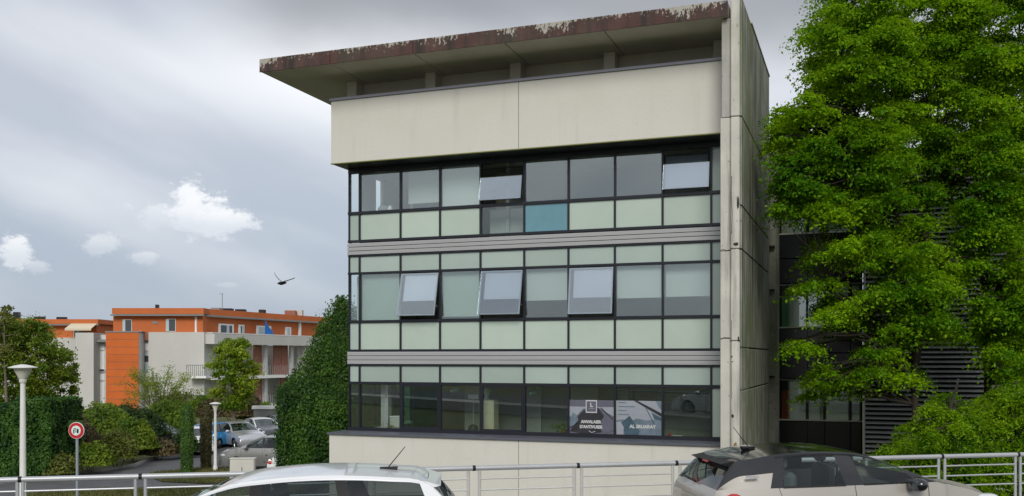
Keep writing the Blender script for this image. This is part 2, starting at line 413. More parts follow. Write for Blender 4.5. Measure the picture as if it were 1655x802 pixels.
def in_poly(x, y, P):
    c = False; j = len(P) - 1
    for i in range(len(P)):
        if (P[i][1] > y) != (P[j][1] > y) and x < (P[j][0] - P[i][0]) * (y - P[i][1]) / (P[j][1] - P[i][1]) + P[i][0]: c = not c
        j = i
    return c
def grass(name, poly, n, label):
    xs = [p[0] for p in poly]; ys = [p[1] for p in poly]; mb = MB(); k = 0
    while k < n:
        x = random.uniform(min(xs), max(xs)); y = random.uniform(min(ys), max(ys))
        if not in_poly(x, y, poly): k += .3; continue
        a = random.uniform(0, 6.28); h = random.uniform(.05, .14); w = .025
        mb.add([(x - w * math.cos(a), y - w * math.sin(a), ZG + .04), (x + w * math.cos(a), y + w * math.sin(a), ZG + .04), (x + random.uniform(-.05, .05), y + random.uniform(-.05, .05), ZG + .05 + h)], [(0, 1, 2)]); k += 1
    tag(mb.build(name, 'grass_blade'), label, 'grass', kind='stuff')
grass('grass', [(p.x, p.y) for p in isl], 9000, 'short yellowish grass on the island under the columnar cypresses')
grass('grass', [(p.x, p.y) for p in verge], 9000, 'short grass on the verge beside the parking road')

# ---------------------------------------------------------------- main office building (local x = along the facade, y = into the building)
A0 = math.atan2(568, 1549)
UX, UY = math.cos(A0), -math.sin(A0); VX, VY = math.sin(A0), math.cos(A0)
G0 = ((565 - CX) / F * 29.2, 29.2)
def fac(px, off=0, py=None):                       # photo column -> metres along the facade plane that lies "off" behind the glazing
    d = (px - CX) / F; ox, oy = G0[0] + VX * off, G0[1] + VY * off
    t = (d * oy - ox) / (UX - d * UY); s = oy + t * UY
    return t if py is None else (t, H + (HY - py) / F * s)
OB = empty('office_building', (G0[0], G0[1], 0), -A0)
tag(OB, 'three-storey cream office building with glass bands and overhanging roof slab', 'building')
ML = [0.0, .36, 1.74, 3.03, 4.31, 5.65, 6.96, 8.29, 9.61, 10.91, 11.34]
U1 = 11.40
def office():
    # roof slab in five cast segments, each with its peeling painted fascia
    js = [-1.78, .57, 3.16, 5.79, 8.51, 11.62]
    for a, b in zip(js[:-1], js[1:]):
        sg = bx('roof_slab', 'soffit', OB, a + .012, b - .012, -2.07, 9.0, 10.90, 11.25, b=.015)
        bx('fascia', 'fascia_paint', sg, a + .008, b - .008, -2.10, -2.072, 10.885, 11.262)
    for k, (a, b) in enumerate(zip(js[:-1], js[1:])):
        for uu in ((b - .30,) if k < 4 else (b - .45,)):
            bx('roof_support', 'soffit', OB, uu - .16, uu + .16, -.35, .1, 10.05, 10.90, b=.01)
    bx('roof_support', 'soffit', OB, .1, .42, -.3, .1, 10.05, 10.90, b=.01)
    bx('clerestory_wall', 'soffit', OB, 0.05, U1, .1, .3, 9.9, 10.90)
    bx('upper_deck', 'soffit', OB, -.08, U1, -.70, 9.0, 9.7, 10.0)
    # smooth cream band below the roof
    bx('wall_panel', 'render', OB, -.11, 5.783, -.90, -.70, 8.34, 10.19, b=.008)
    bx('wall_panel', 'render', OB, 5.797, U1 + .05, -.90, -.70, 8.34, 10.19, b=.008)
    bx('coping', 'coping', OB, -.15, U1 + .02, -.95, -.55, 10.19, 10.26)
    bx('bottom_trim', 'olive_trim', OB, -.115, U1 + .02, -.912, -.86, 8.318, 8.345)
    bx('soffit_panel', 'frame_black', OB, -.09, U1, -.86, .1, 8.325, 8.339)
    bx('end_wall', 'render', OB, -.11, .10, -.69, 9.0, 8.345, 10.19)
    bx('header', 'frame_black', OB, -.02, U1, -.06, .10, 8.19, 8.32)
    # floors, ceilings, inner walls
    for z0, z1 in ((5.72, 6.08), (2.40, 2.80)):
        bx('floor_slab', 'inner_floor', OB, .06, U1, .10, 8.8, z0, z1)
    bx('ceiling', 'ceiling', OB, .06, U1, .12, 8.8, 8.34, 8.42)
    bx('ceiling', 'ceiling', OB, .06, U1, .12, 8.8, 5.64, 5.715)
    bx('ceiling', 'ceiling', OB, .06, U1, .12, 8.8, 2.32, 2.395)
    bx('floor_slab', 'inner_floor', OB, .06, U1, -.1, 8.8, -.9, -.5)
    bx('rear_wall', 'inner_wall', OB, -.1, U1, 8.8, 9.0, -3, 10.0)
    bx('inner_partition', 'inner_wall', OB, 1.9, U1, 2.6, 2.7, 6.08, 8.34)
    bx('inner_partition', 'inner_wall', OB, 1.75, 1.85, .6, 8.7, 6.08, 8.34)
    bx('inner_partition', 'inner_wall', OB, .3, U1, 4.2, 4.3, 2.8, 5.64)
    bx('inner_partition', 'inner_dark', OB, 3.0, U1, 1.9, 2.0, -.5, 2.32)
    bx('inner_partition', 'inner_wall', OB, 4.9, 5.0, .5, 2.6, 6.08, 8.34)
    bx('inner_door', 'door_cream', OB, 4.32, 4.78, 1.2, 1.26, 6.08, 8.15)
    bx('inner_column', 'inner_wall', OB, .78, 1.02, .55, .8, -.5, 2.32)
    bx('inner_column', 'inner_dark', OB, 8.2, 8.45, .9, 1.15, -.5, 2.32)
    bx('inner_panel', 'inner_wall', OB, 6.45, 7.4, 1.5, 1.55, .9, 2.1)
    bx('inner_panel', 'inner_wall', OB, 5.1, 5.55, 1.78, 1.84, -.5, 2.0)
    # left end: upper wall with an opening, glass on the ground floor
    bx('end_wall', 'inner_wall', OB, 0.0, .10, .62, 1.5, 6.08, 8.32); bx('end_wall', 'inner_wall', OB, 0.0, .10, 1.98, 8.8, 6.08, 8.32)
    bx('end_wall', 'inner_wall', OB, 0.0, .10, 1.5, 1.98, 6.08, 7.1)
    bx('end_wall', 'inner_wall', OB, 0.0, .10, .62, 8.8, 2.8, 5.72)
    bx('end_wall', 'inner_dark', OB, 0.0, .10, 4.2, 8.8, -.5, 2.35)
    bx('end_wall', 'render_base', OB, -.17, .06, -.62, 8.8, -3.2, .34)
    for v in (1.5, 2.9, 4.15): bx('mullion', 'frame_black', OB, -.02, .05, v, v + .06, .42, 2.40)
    for v0, v1 in ((.06, 1.5), (1.56, 2.9), (2.96, 4.15)): bx('window_pane', 'glass_clear', OB, .012, .02, v0, v1, .46, 2.34)
    # aluminium spandrel bands, three ribs each
    for z0, z1 in ((5.71, 6.07), (2.40, 2.78)):
        h = (z1 - z0) / 3
        bx('band_backing', 'frame_black', OB, -.02, U1, -.01, .09, z0, z1)
        for k in range(3):
            mb = MB(); a, b = z0 + k * h + .008, z0 + (k + 1) * h - .008
            mb.prism([(-.075, a), (-.015, a), (-.015, b), (-.06, b), (-.075, b - .02)], 'x', -.035, U1)
            mb.build('band_slat', 'alu_band', OB)
    # mullions and transoms
    rows = {'A': (6.08, 8.19), 'B': (2.79, 5.71), 'C': (.42, 2.40)}
    for r, (z0, z1) in rows.items():
        for i, u in enumerate(ML[:-1]):
            w = .028 if i not in (0,) else .02
            bx('mullion', 'frame_black', OB, u - w, u + w, -.045, .09, z0, z1)
    for z, h in ((6.98, .04), (6.125, .035), (5.685, .02), (5.15, .03), (3.69, .035), (2.81, .025), (2.375, .02), (1.825, .035), (.445, .04)):
        bx('transom', 'frame_black', OB, -.03, U1, -.058, .08, z - h, z + h)
    def pane(name, m, c, z0, z1, y=.0, d=.012):
        return bx(name, m, OB, ML[c] + .026, ML[c + 1] - .026, y, y + d, z0 + .01, z1 - .01)
    def blind(c, z0, z1, m='blind', y=.13, ins=.03):
        return bx('roller_blind', m, OB, ML[c] + ins, ML[c + 1] - ins, y, y + .008, z0, z1)
    for c in range(10):
        sm = 'spandrel_green'
        if c == 5: sm = 'spandrel_teal'
        if c == 4: pane('spandrel_pane', 'glass_dark', c, 6.16, 6.94)
        else: pane('spandrel_pane', sm if c not in (0, 9) else 'spandrel_grey', c, 6.16, 6.94)
        pane('spandrel_pane', 'spandrel_grey', c, 5.18, 5.665)
        pane('spandrel_pane', 'spandrel_green' if c not in (0, 9) else 'spandrel_grey', c, 2.835, 3.655)
        pane('spandrel_pane', 'spandrel_grey', c, 1.86, 2.355)
    bx('inner_box_back', 'inner_wall', OB, 4.36, 5.6, .6, .65, 6.1, 6.95)
    # vision panes
    opened = {('A', 4): .20, ('A', 8): .19, ('B', 2): .32, ('B', 4): .30, ('B', 6): .18}
    V = {'A': (7.02, 8.19), 'B': (3.725, 5.12), 'C': (.485, 1.79)}
    for r in 'ABC':
        z0, z1 = V[r]
        for c in range(10):
            if (r, c) in opened:
                out = opened[(r, c)]; hgt = (z1 - z0) * (.84 if r == 'A' else .93)
                a = math.asin(out / hgt); w = ML[c + 1] - ML[c] - .07
                aw = empty('awning_window'); aw.parent = OB
                aw.location = ((ML[c] + ML[c + 1]) / 2, -.05, z1 - (.13 if r == 'A' else .03)); aw.rotation_euler = (-a, 0, 0)
                bx('glazing', 'glass_open' if r == 'A' else 'glass_sash', aw, -w / 2, w / 2, -.012, 0, -hgt, 0)
                mb = MB(); t = .028
                mb.box(-w / 2 + .01, w / 2 - .01, .002, .05, -t, -.002); mb.box(-w / 2 + .01, w / 2 - .01, .002, .05, -hgt + .002, -hgt + t)
                mb.box(-w / 2 + .01, -w / 2 + .01 + t, .002, .05, -hgt + t + .001, -t - .001); mb.box(w / 2 - .01 - t, w / 2 - .01, .002, .05, -hgt + t + .001, -t - .001)
                mb.build('sash_frame', 'galv' if r == 'B' else 'frame_black', aw)
                if r == 'B': bx('roller_blind', 'blind_pale', aw, -w / 2 + .12, w / 2 - .04, .07, .078, -hgt * .64, -.03)
                if (r, c) == ('A', 8): bx('roller_blind', 'blind_pale', aw, -w / 2 + .05, w / 2 - .05, .07, .078, -hgt + .03, -.03)
                bx('stay_arm', 'galv', aw, w / 2 - .05, w / 2 - .035, .05, .30, -hgt * .75, -hgt * .73)
                continue
            gm = 'glass_clear'
            if r == 'C': gm = {2: 'glass_teal', 4: 'glass_dark', 5: 'glass_dark', 6: 'glass_dark', 7: 'glass_dark', 8: 'glass_dark', 9: 'spandrel_green'}.get(c, 'glass_clear')
            if c == 9 and r != 'C': gm = 'spandrel_grey'
            if r == 'A' and c in (5, 6, 7): gm = 'glass_clear'
            pane('window_pane', gm, c, z0, z1)
            if r == 'C' and c in (2, 4):
                mb = MB(); a, b, t = ML[c] + .03, ML[c + 1] - .03, .055
                mb.box(a, b, -.05, -.002, z0, z0 + t); mb.box(a, b, -.05, -.002, z1 - t, z1); mb.box(a, a + t, -.05, -.002, z0 + t + .001, z1 - t - .001); mb.box(b - t, b, -.05, -.002, z0 + t + .001, z1 - t - .001)
                mb.build('sash_frame', 'frame_black', OB)
    blind(2, 7.22, 8.2, 'blind', .30, .10); blind(3, 7.0, 8.2, 'blind', .10)
    blind(1, 3.7, 5.12, 'blind_green', .14); blind(3, 3.80, 5.12, 'blind_green', .14)
    blind(5, 4.22, 5.12, 'blind'); blind(7, 4.23, 5.12, 'blind'); blind(8, 4.25, 5.12, 'blind', .25)
    blind(0, 5.2, 5.6, 'blind'); blind(0, 3.7, 5.1, 'blind_green', .4)
    # sill ledge and base wall
    bx('window_sill', 'sill_metal', OB, -.21, U1 + .02, -.97, .02, .33, .385)
    bx('sill_upstand', 'frame_black', OB, -.02, U1, -.06, .10, .386, .42)
    bx('base_wall', 'render_base', OB, -.17, 5.783, -.90, -.64, -3.3, .33, b=.006)
    bx('base_wall', 'render_base', OB, 5.797, U1 + .02, -.90, -.64, -3.3, .33, b=.006)
    # end pier: two vertical strips in stacked casts, and the side wall behind
    zs = [-3.4, 3.06, 5.2, 8.46, 10.885]
    for k, (a, b) in enumerate(zip(zs[:-1], zs[1:])):
        o1 = bx('pier_block', 'pier_stained' if k == 3 else 'pier_concrete', OB, 11.41 + (.03 if k == 3 else 0), 11.655, -1.93, .1, a + .008, b - .004, b=.012)
    zs2 = [-3.4, 3.0, 5.23, 8.44, 11.42]
    for k, (a, b) in enumerate(zip(zs2[:-1], zs2[1:])):
        bx('pier_block', 'pier_concrete', OB, 11.672, 11.885, -2.06, .1, a + .01, b - .006, b=.02)
    ws = [-3.4, 1.80, 2.84, 5.23, 6.29, 8.45, 11.38]
    for a, b in zip(ws[:-1], ws[1:]):
        bx('side_wall_panel', 'side_concrete', OB, 11.70, 11.87, .12, 5.2, a + .012, b - .012, b=.012)
        # the outer skin that runs the whole depth
        bx('side_wall_panel', 'side_concrete', OB, 11.889, 11.93, -1.98, 5.2, a + .018, b - .018, b=.01)
    bx('side_wall_core', 'crack', OB, 11.60, 11.888, .2, 5.15, -3.4, 11.2)
    bx('wall_coping', 'pier_concrete', OB, 11.66, 11.95, .10, 5.25, 11.382, 11.43)
    # worn spots on the pier
    def crack(pts, w=.006):
        MB().tube([(p[0], -2.066 if p[0] > 11.66 else -1.936, p[1]) for p in pts], w, 4).build('crack', 'crack', OB)
    crack([(11.42, 5.22), (11.48, 5.25), (11.55, 5.21), (11.64, 5.23)]); crack([(11.42, 3.04), (11.5, 3.09), (11.64, 3.08)])
    crack([(11.70, 7.0), (11.69, 6.6), (11.71, 6.1), (11.70, 5.6)], .008); crack([(11.70, 3.5), (11.69, 2.6), (11.70, 1.6)], .005)
    for (u, z, a, b, m) in ((11.72, 1.18, .045, .06, 'crack'), (11.78, .46, .06, .10, 'rust'), (11.70, 2.62, .025, .03, 'crack'), (11.72, 2.5, .02, .02, 'crack'), (11.86, 3.05, .025, .08, 'crack'), (11.85, 6.35, .03, .2, 'crack'), (11.80, 5.35, .08, .05, 'crack')):
        n = 9; MB().prism([(u + a * math.cos(6.28 * k / n) * random.uniform(.6, 1), z + b * math.sin(6.28 * k / n) * random.uniform(.6, 1)) for k in range(n)], 'y', -2.066, -2.05).build('spall', m, OB)
    return
office()

# ---------------------------------------------------------------- wing behind: black clad link and louvred block
def wings():
    LK = empty('link_block', (G0[0], G0[1], 0), -A0); tag(LK, 'black clad link building with white curtained windows between pier and louvres', 'building')
    v = 9.1; a = fac(1259, v); b = fac(1394, v)
    bx('wall', 'louvre_back', LK, a, b, v + .05, v + 5, -3.2, 9.7)
    W = [(a + .06, a + .95), (a + .98, a + 1.52), (a + 1.56, a + 2.35), (a + 2.40, b - .05)]
    zz = [(-3.0, .38), (1.86, 2.75), (2.77, 3.62), (5.2, 6.05), (6.07, 6.9), (8.45, 9.65)]
    for (z0, z1) in zz:
        for (p, q) in W: bx('cladding_panel', 'cladding_black', LK, p - .02, q, v, v + .045, z0 + .008, z1 - .008, b=.004)
    for (z0, z1), pan in (((.45, 1.80), 'panel_red'), ((3.68, 5.12), 'panel_green'), ((6.95, 8.38), 'door_cream')):
        bx('window_frame', 'cream_metal', LK, a - .02, b, v - .02, v + .045, z0 - .05, z0 - .005)
        bx('window_frame', 'far_grey', LK, a - .02, b, v - .02, v + .045, z1 + .005, z1 + .04)
        for k, (p, q) in enumerate(W):
            bx('window_pane', 'glass_clear', LK, p, q - .04, v - .012, v - .004, z0, z1)
            bx('mullion', 'frame_black', LK, q - .04, q + .0, v - .03, v + .045, z0, z1)
            bx('curtain', 'white_paint' if k < 3 else 'blind', LK, p + (.30 if k == 0 else .03), q - .06 - (.1 if k == 1 else 0), v + .02, v + .03, z0, z1 - .06)
        bx('coloured_panel', pan, LK, W[0][0] + .03, W[0][0] + .30, v + .02, v + .035, z0, z1 - .35)
    bx('return_wall', 'side_concrete', LK, a - .36, a + .015, v - .5, v + .2, -3.2, 9.7, b=.02)
    MB().tube([(a - .42, v - .65, -3), (a - .42, v - .65, 7.2)], .05, 8).build('gutter_pipe', 'crack', LK)
    for z in (1.9, 4.9, 6.4): bx('pipe_bracket', 'crack', LK, a - .5, a - .1, v - .7, v - .52, z, z + .06)
    LV = empty('louvred_block', (G0[0], G0[1], 0), -A0); tag(LV, 'grey building faced with horizontal metal louvres behind the trees', 'building')
    v = 8.7; a = fac(1396, v); b = a + 13
    bx('wall', 'louvre_back', LV, a + .05, b, v + .25, v + 5, -3.2, 9.6)
    bx('corner_post', 'galv', LV, a - .02, a + .04, v - .06, v + .25, -3.2, 9.6)
    for k in range(1, 5): bx('louvre_post', 'louvre_back', LV, a + k * 2.6, a + k * 2.6 + .06, v + .09, v + .25, -3.2, 9.6)
    src = None; n = 0; z = -2.9
    while z < 9.5:
        if src is None:
            mb = MB(); mb.prism([(v + .07, .018), (v + .07, .032), (v - .02, -.03), (v - .02, -.044)], 'x', a + .05, b); src = mb.build('louvre_slat', 'louvre', LV, loc=(0, 0, z))
        else: inst(src, LV, (0, 0, z))
        z += .158
wings()

# ---------------------------------------------------------------- far housing
def far_housing():
    Y = 90.0
    def r(name, m, par, x0, x1, y0, y1, Yf, d): # a box whose front face spans photo columns and rows at depth Yf
        p, q = at(x0, y1, Yf), at(x1, y0, Yf); return bx(name, m, par, p.x, q.x, Yf, Yf + d, p.z, q.z)
    FB = empty('apartment_building', (0, 0, 0)); tag(FB, 'cream apartment block with orange top storey and orange boarded stair tower', 'building')
    zb = -3.0
    r('attic_wall', 'orange', FB, 183, 328, 508, 540, Y + .6, 12)
    rf = r('roof', 'orange', FB, 181, 329, 498, 507.5, Y + .2, 13)
    r('gutter', 'far_grey', rf, 178, 329, 508, 510.5, Y - .05, .3)
    bx('wall', 'far_white', FB, at(240, 0, Y).x, at(330, 0, Y).x, Y, Y + 12, zb, at(0, 537, Y).z)
    bx('wall', 'far_white', FB, at(124, 0, Y).x, at(153.5, 0, Y).x, Y - .3, Y + 10, zb, at(0, 538, Y).z)
    bx('recess_wall', 'far_white2', FB, at(153, 0, Y).x, at(172, 0, Y).x, Y + 1.2, Y + 10, zb, at(0, 541, Y).z)
    bx('recess_wall', 'far_white2', FB, at(223, 0, Y).x, at(242, 0, Y).x, Y + .8, Y + 10, zb, at(0, 545, Y).z)
    r('recess_cap', 'far_grey', FB, 153.5, 171, 549, 553, Y + .3, 1); r('recess_cap', 'far_brick', FB, 223.5, 242, 538, 550, Y + .3, 1)
    r('down_pipe', 'white_paint', FB, 225.5, 228, 535, 551, Y + .1, .1)
    # boarded orange tower: every board its own piece
    x0, x1 = at(171, 0, Y - 1).x, at(224, 0, Y - 1).x; zt, zl = at(0, 537.5, Y - 1).z, zb
    bx('tower', 'far_white2', FB, x0 + .03, x1 - .03, Y - .94, Y + .5, zl, zt - .02)
    bh = .69; z = zt
    while z > zl + .1:
        z0 = max(z - bh, zl); bx('cladding_board', 'orange_tower', FB, x0, x1, Y - 1, Y - .945, z0 + .035, z); z -= bh
    bx('tower_cap', 'far_grey', FB, x0 - .05, x1 + .05, Y - 1.05, Y + .6, zt + .002, zt + .12)
    def win(px0, px1, py0, py1, Yf, split=None, m='far_glass', curtain=None):
        f_ = r('window', 'white_paint', FB, px0, px1, py0, py1, Yf - .06, .055)
        r('pane', m, f_, px0 + .8, px1 - .8, py0 + .8, py1 - .8, Yf - .075, .014)
        if curtain: r('shutter', 'far_curtain', f_, curtain[0], curtain[1], py0 + .5, py1 - .5, Yf - .10, .024)
    win(198, 213, 516.5, 536, Y + .6, curtain=(198, 202.5)); win(268, 284, 515.5, 536, Y + .6, curtain=(268, 273))
    r('wall_vent', 'far_grey', FB, 246, 255, 519.5, 523.5, Y + .55, .05)
    for (a, b, c, d) in ((155, 169, 556, 566), (155, 169, 568, 598), (155, 169, 605, 615), (155, 169, 618, 655)): r('shutter_panel', 'white_paint', FB, a, b, c, d, Y + 1.12, .07)
    win(158.5, 169, 596, 601.5, Y + 1.1)
    win(230, 241.5, 574, 586, Y + .8); win(230, 241.5, 587.5, 601, Y + .8, curtain=(231, 240)); win(229, 241.5, 617, 636, Y + .8)
    for (c, d) in ((555, 567), (604, 615)): r('shutter_panel', 'white_paint', FB, 224.5, 241, c, d, Y + .72, .07)
    # receding wing to the right with loggias
    pa = at(328, 0, Y); ang = math.atan2(22.0, 8.6)
    WG = FB
    P0 = Vector((pa.x, Y + .3, 0)); dv = Vector((math.cos(ang), math.sin(ang), 0)); nv = Vector((math.sin(ang), -math.cos(ang), 0))
    def s_of(px):
        d = (px - CX) / F; return (d * P0.y - P0.x) / (dv.x - d * dv.y)
    def zz(px, py): s = s_of(px); return H + (HY - py) / F * (P0.y + dv.y * s)
    def wbx(name, m, par, s0, s1, z0, z1, o0, o1):   # o: outward from the wing's wall plane
        q = [P0 + dv * s0 + nv * o0, P0 + dv * s1 + nv * o0, P0 + dv * s1 + nv * o1, P0 + dv * s0 + nv * o1]
        return MB().prism([(p.x, p.y) for p in q], 'z', z0, z1).build(name, m, par)
    S1 = s_of(545)
    zr, zg = zz(328, 498), zz(328, 508)
    wbx('attic_wall', 'orange', FB, 0, S1 + 8, zz(328, 538), zg, -9, -1.0)
    r2 = wbx('roof', 'orange', FB, -.2, S1 + 8, zg + .01, zr, -9, -.6); wbx('gutter', 'far_grey', r2, -.2, S1 + 8, zg - .17, zg, -1, -.45)
    zp0, zp1 = zz(328, 556), zz(328, 537)
    wbx('loggia_beam', 'far_white', FB, 0, S1 - 2, zp0, zp0 + .95, .0, 1.2); wbx('parapet', 'far_white', FB, .3, S1 - 2, zp0 + .99, zp1, -.2, .75)
    wbx('back_wall', 'far_white', FB, 0, S1 + 6, zb, zp0, -8, -1.6)
    zf = zz(440, 606); zf2 = zz(440, 652)
    wbx('balcony_slab', 'white_paint', FB, 0, s_of(480), zf - .28, zf, -1.6, 1.2); wbx('balcony_slab', 'white_paint', FB, s_of(405), s_of(480), zf2 - .28, zf2, -1.6, 1.2)
    for (p, q, m) in ((412, 424, 'far_brick'), (444, 455, 'far_brick'), (455.5, 466, 'far_brick')):
        wbx('screen_panel', m, FB, s_of(p), s_of(q), zf + .02, zp0, -.2, -.05)
    for (p, q, m) in ((412, 424, 'far_brick'), (455, 461, 'far_brick'), (462, 468, 'far_grey')):
        wbx('screen_panel', m, FB, s_of(p), s_of(q), zf2 + .02, zf - .28, -.2, -.05)
    for p in (424.5, 467, 480): wbx('loggia_post', 'far_white2', FB, s_of(p), s_of(p) + .5, zb, zp0, .0, .25)
    wbx('loggia_wall', 'far_white', FB, s_of(481), S1, zb, zp0, -1.6, .9)
    for (p, q) in ((434, 440), (380, 388), (470, 477)):
        o = wbx('window', 'white_paint', FB, s_of(p), s_of(q), zf + .05, zp0 - .3, -1.595, -1.52); wbx('pane', 'far_glass', o, s_of(p) + .25, s_of(q) - .25, zf + .2, zp0 - .5, -1.515, -1.5)
        o = wbx('window', 'white_paint', FB, s_of(p), s_of(q), zf2 + .05, zf - .5, -1.595, -1.52); wbx('pane', 'far_glass', o, s_of(p) + .25, s_of(q) - .25, zf2 + .2, zf - .7, -1.515, -1.5)
    for (p, q, sh) in ((366, 390, 1), (398, 407, 1), (427, 450, 0), (473, 482, 0)):
        o = wbx('window', 'white_paint', FB, s_of(p), s_of(q), zp1 - .2, zg - .75, -.995, -.9); 
        wbx('pane', 'far_glass' if sh else 'far_curtain', o, s_of(p) + .3, s_of(q) - .3, zp1, zg - .9, -.895, -.87)
        if sh: wbx('shutter', 'far_curtain', o, s_of((p + q) / 2), s_of((p + q) / 2) + .4, zp1, zg - .9, -.865, -.84)
    for p in (328.5, 494): wbx('down_pipe', 'white_paint', FB, s_of(p), s_of(p) + .35, zp1, zg, -.98, -.8)
    # side balcony
    o = r('balcony_slab', 'white_paint', FB, 303, 333, 608, 611.5, Y - 1.2, 1.2)
    q = MB(); p0, p1 = at(301, 608, Y - 1.2), at(333, 590, Y - 1.2)
    for k in range(11): x = p0.x + (p1.x - p0.x) * k / 10; q.box(x, x + .04, Y - 1.2, Y - 1.16, p0.z, p1.z)
    q.box(p0.x, p1.x, Y - 1.22, Y - 1.15, p1.z - .05, p1.z + .02); q.build('railing', 'far_grey', o)
    q = MB(); zt_ = zf + 1.0
    for k in range(24):
        s = s_of(405) + (s_of(480) - s_of(405)) * k / 23; c = P0 + dv * s + nv * 1.15
        for zz_ in (zf, zf2): q.box(c.x - .02, c.x + .02, c.y - .02, c.y + .02, zz_, zz_ + 1.0)
    q.build('railing', 'far_grey', FB)
    for p, pp in ((386, 469), (500, 505)):
        pass
    c = P0 + dv * s_of(386) + nv * -2
    MB().tube([(c.x, c.y, zr - .3), (c.x, c.y, zr + 1.75)], .035, 5).tube([(c.x - .25, c.y, zr + 1.7), (c.x + .1, c.y, zr + 1.72)], .025, 4).build('roof_mast', 'far_grey', FB)
    for (p, w, h, m) in ((379, .9, .28, 'far_grey'), (396, 1.2, .30, 'frame_black'), (418, 1.0, .32, 'frame_black'), (452, .6, .45, 'bark'), (497, 1.2, .6, 'far_brick'), (505, 1.6, .7, 'far_white')):
        c = P0 + dv * s_of(p) + nv * -2.2; bx('roof_unit', m, FB, c.x - w / 2, c.x + w / 2, c.y - .4, c.y + .4, zr - .02, zr + h, b=.03)
    c = at(253, 494, Y + 4); bx('roof_unit', 'frame_black', FB, c.x - .15, c.x + .15, Y + 4, Y + 4.4, at(0, 498, Y).z - .05, c.z + .1, b=.03)
    # tarpaulin on the terrace
    s0, s1 = s_of(424), s_of(437); T = MB(); a = P0 + dv * s0 + nv * .3; b = P0 + dv * s1 + nv * .3
    T.add([(a.x, a.y, zp1), (b.x, b.y, zp1), (b.x, b.y, zp1 + .35), (a.x + .3, a.y + .7, zp1 + .7), (a.x + .05, a.y, zp1 + 1.5), (a.x + .3, a.y + .6, zp1), (b.x, b.y + .5, zp1)], [(0, 1, 2, 3, 4), (0, 4, 5), (4, 3, 5), (3, 2, 6, 5), (1, 2, 6)])
    tag(T.build('tarpaulin', 'tarp_blue'), 'blue tarpaulin hung on the terrace of the orange-topped block', 'tarpaulin')
    # second block further left
    Y2 = 104.0
    SB = empty('apartment_building', (0, 0, 0)); tag(SB, 'farther apartment block with orange attic and cream awning, leftmost of the two', 'building')
    def r2_(name, m, par, x0, x1, y0, y1, Yf, d): return r(name, m, par, x0, x1, y0, y1, Yf, d)
    r('attic_wall', 'orange', SB, -60, 156, 524, 548, Y2 + .5, 10); t = r('roof', 'orange', SB, -60, 158.5, 516, 523.5, Y2, 11); r('gutter', 'far_grey', t, -60, 159, 524, 526, Y2 - .2, .25)
    bx('wall', 'far_white', SB, at(-60, 0, Y2).x, at(157, 0, Y2).x, Y2 - .4, Y2 + 10, -3, at(0, 546, Y2).z)
    a = at(115, 528, Y2); b = at(157, 532, Y2)
    MB().add([(a.x, Y2 + .4, a.z + .5), (b.x, Y2 + .4, a.z + .5), (b.x, Y2 - 1.5, b.z), (a.x, Y2 - 1.5, b.z), (a.x, Y2 - 1.5, b.z - .2), (b.x, Y2 - 1.5, b.z - .2)], [(0, 1, 2, 3), (3, 2, 5, 4)]).build('awning', 'awning', SB)
    for (p, q) in ((119, 125), (126, 134), (50, 58)):
        f_ = r('window', 'white_paint', SB, p, q, 532, 545.5, Y2 + .44, .055); r('pane', 'far_glass', f_, p + .8, q - .8, 533, 545, Y2 + .42, .018)
    for (p, w, h) in ((25, .6, .8), (62, 1.1, .3), (98, 1.0, .25)):
        c = at(p, 516, Y2 + 3); bx('roof_unit', 'frame_black', SB, c.x - w / 2, c.x + w / 2, Y2 + 3, Y2 + 3.6, c.z - .3, c.z + h, b=.03)
    W2 = empty('garden_wall', (0, 0, 0)); c = at(410, 659, 66); d = at(462, 655, 66)
    tag(W2, 'low white-capped wall behind the parked cars', 'wall'); bx('wall', 'far_grey', W2, c.x, d.x + 2, 66, 66.3, -3, c.z - .1); bx('cap', 'white_paint', W2, c.x - .1, d.x + 2, 65.9, 66.4, c.z - .098, c.z + .12)
    W3 = empty('garden_wall', (0, 0, 0)); c = at(90, 672, 56); d = at(150, 672, 56)
    tag(W3, 'dark weathered wall top among the shrubs by the red ringed sign', 'wall'); bx('wall', 'far_grey', W3, c.x, d.x, 56, 56.3, -2.8, c.z, b=.02); bx('cap', 'far_grey', W3, c.x - .05, d.x + .05, 55.95, 56.35, c.z + .002, c.z + .08)
far_housing()

# ---------------------------------------------------------------- vegetation
def leaf_mesh(name, P, Nn, size, m, parent=None, aspect=.55, curl=.25):
    """P: leaf centres (N,3), Nn: leaf normals (N,3), size: (N,) lengths; one rhombic, slightly folded leaf each"""
    n = len(P); a = rng.normal(size=(n, 3)); Nn = Nn / (np.linalg.norm(Nn, axis=1, keepdims=True) + 1e-9)
    t = np.cross(Nn, a); t /= (np.linalg.norm(t, axis=1, keepdims=True) + 1e-9); b = np.cross(Nn, t)
    L = size[:, None] * .5; Wd = L * aspect
    v = np.empty((n, 4, 3)); v[:, 0] = P - t * L; v[:, 1] = P + b * Wd + Nn * L * curl; v[:, 2] = P + t * L; v[:, 3] = P - b * Wd + Nn * L * curl
    me = bpy.data.meshes.new(name); me.vertices.add(4 * n); me.vertices.foreach_set('co', v.reshape(-1))
    me.loops.add(4 * n); me.loops.foreach_set('vertex_index', np.arange(4 * n, dtype=np.int32))
    me.polygons.add(n); me.polygons.foreach_set('loop_start', np.arange(0, 4 * n, 4, dtype=np.int32))
    me.update(); me.validate(); me.materials.append(MATS[m])
    o = bpy.data.objects.new(name, me); C.objects.link(o)
    if parent: o.parent = parent
    return o
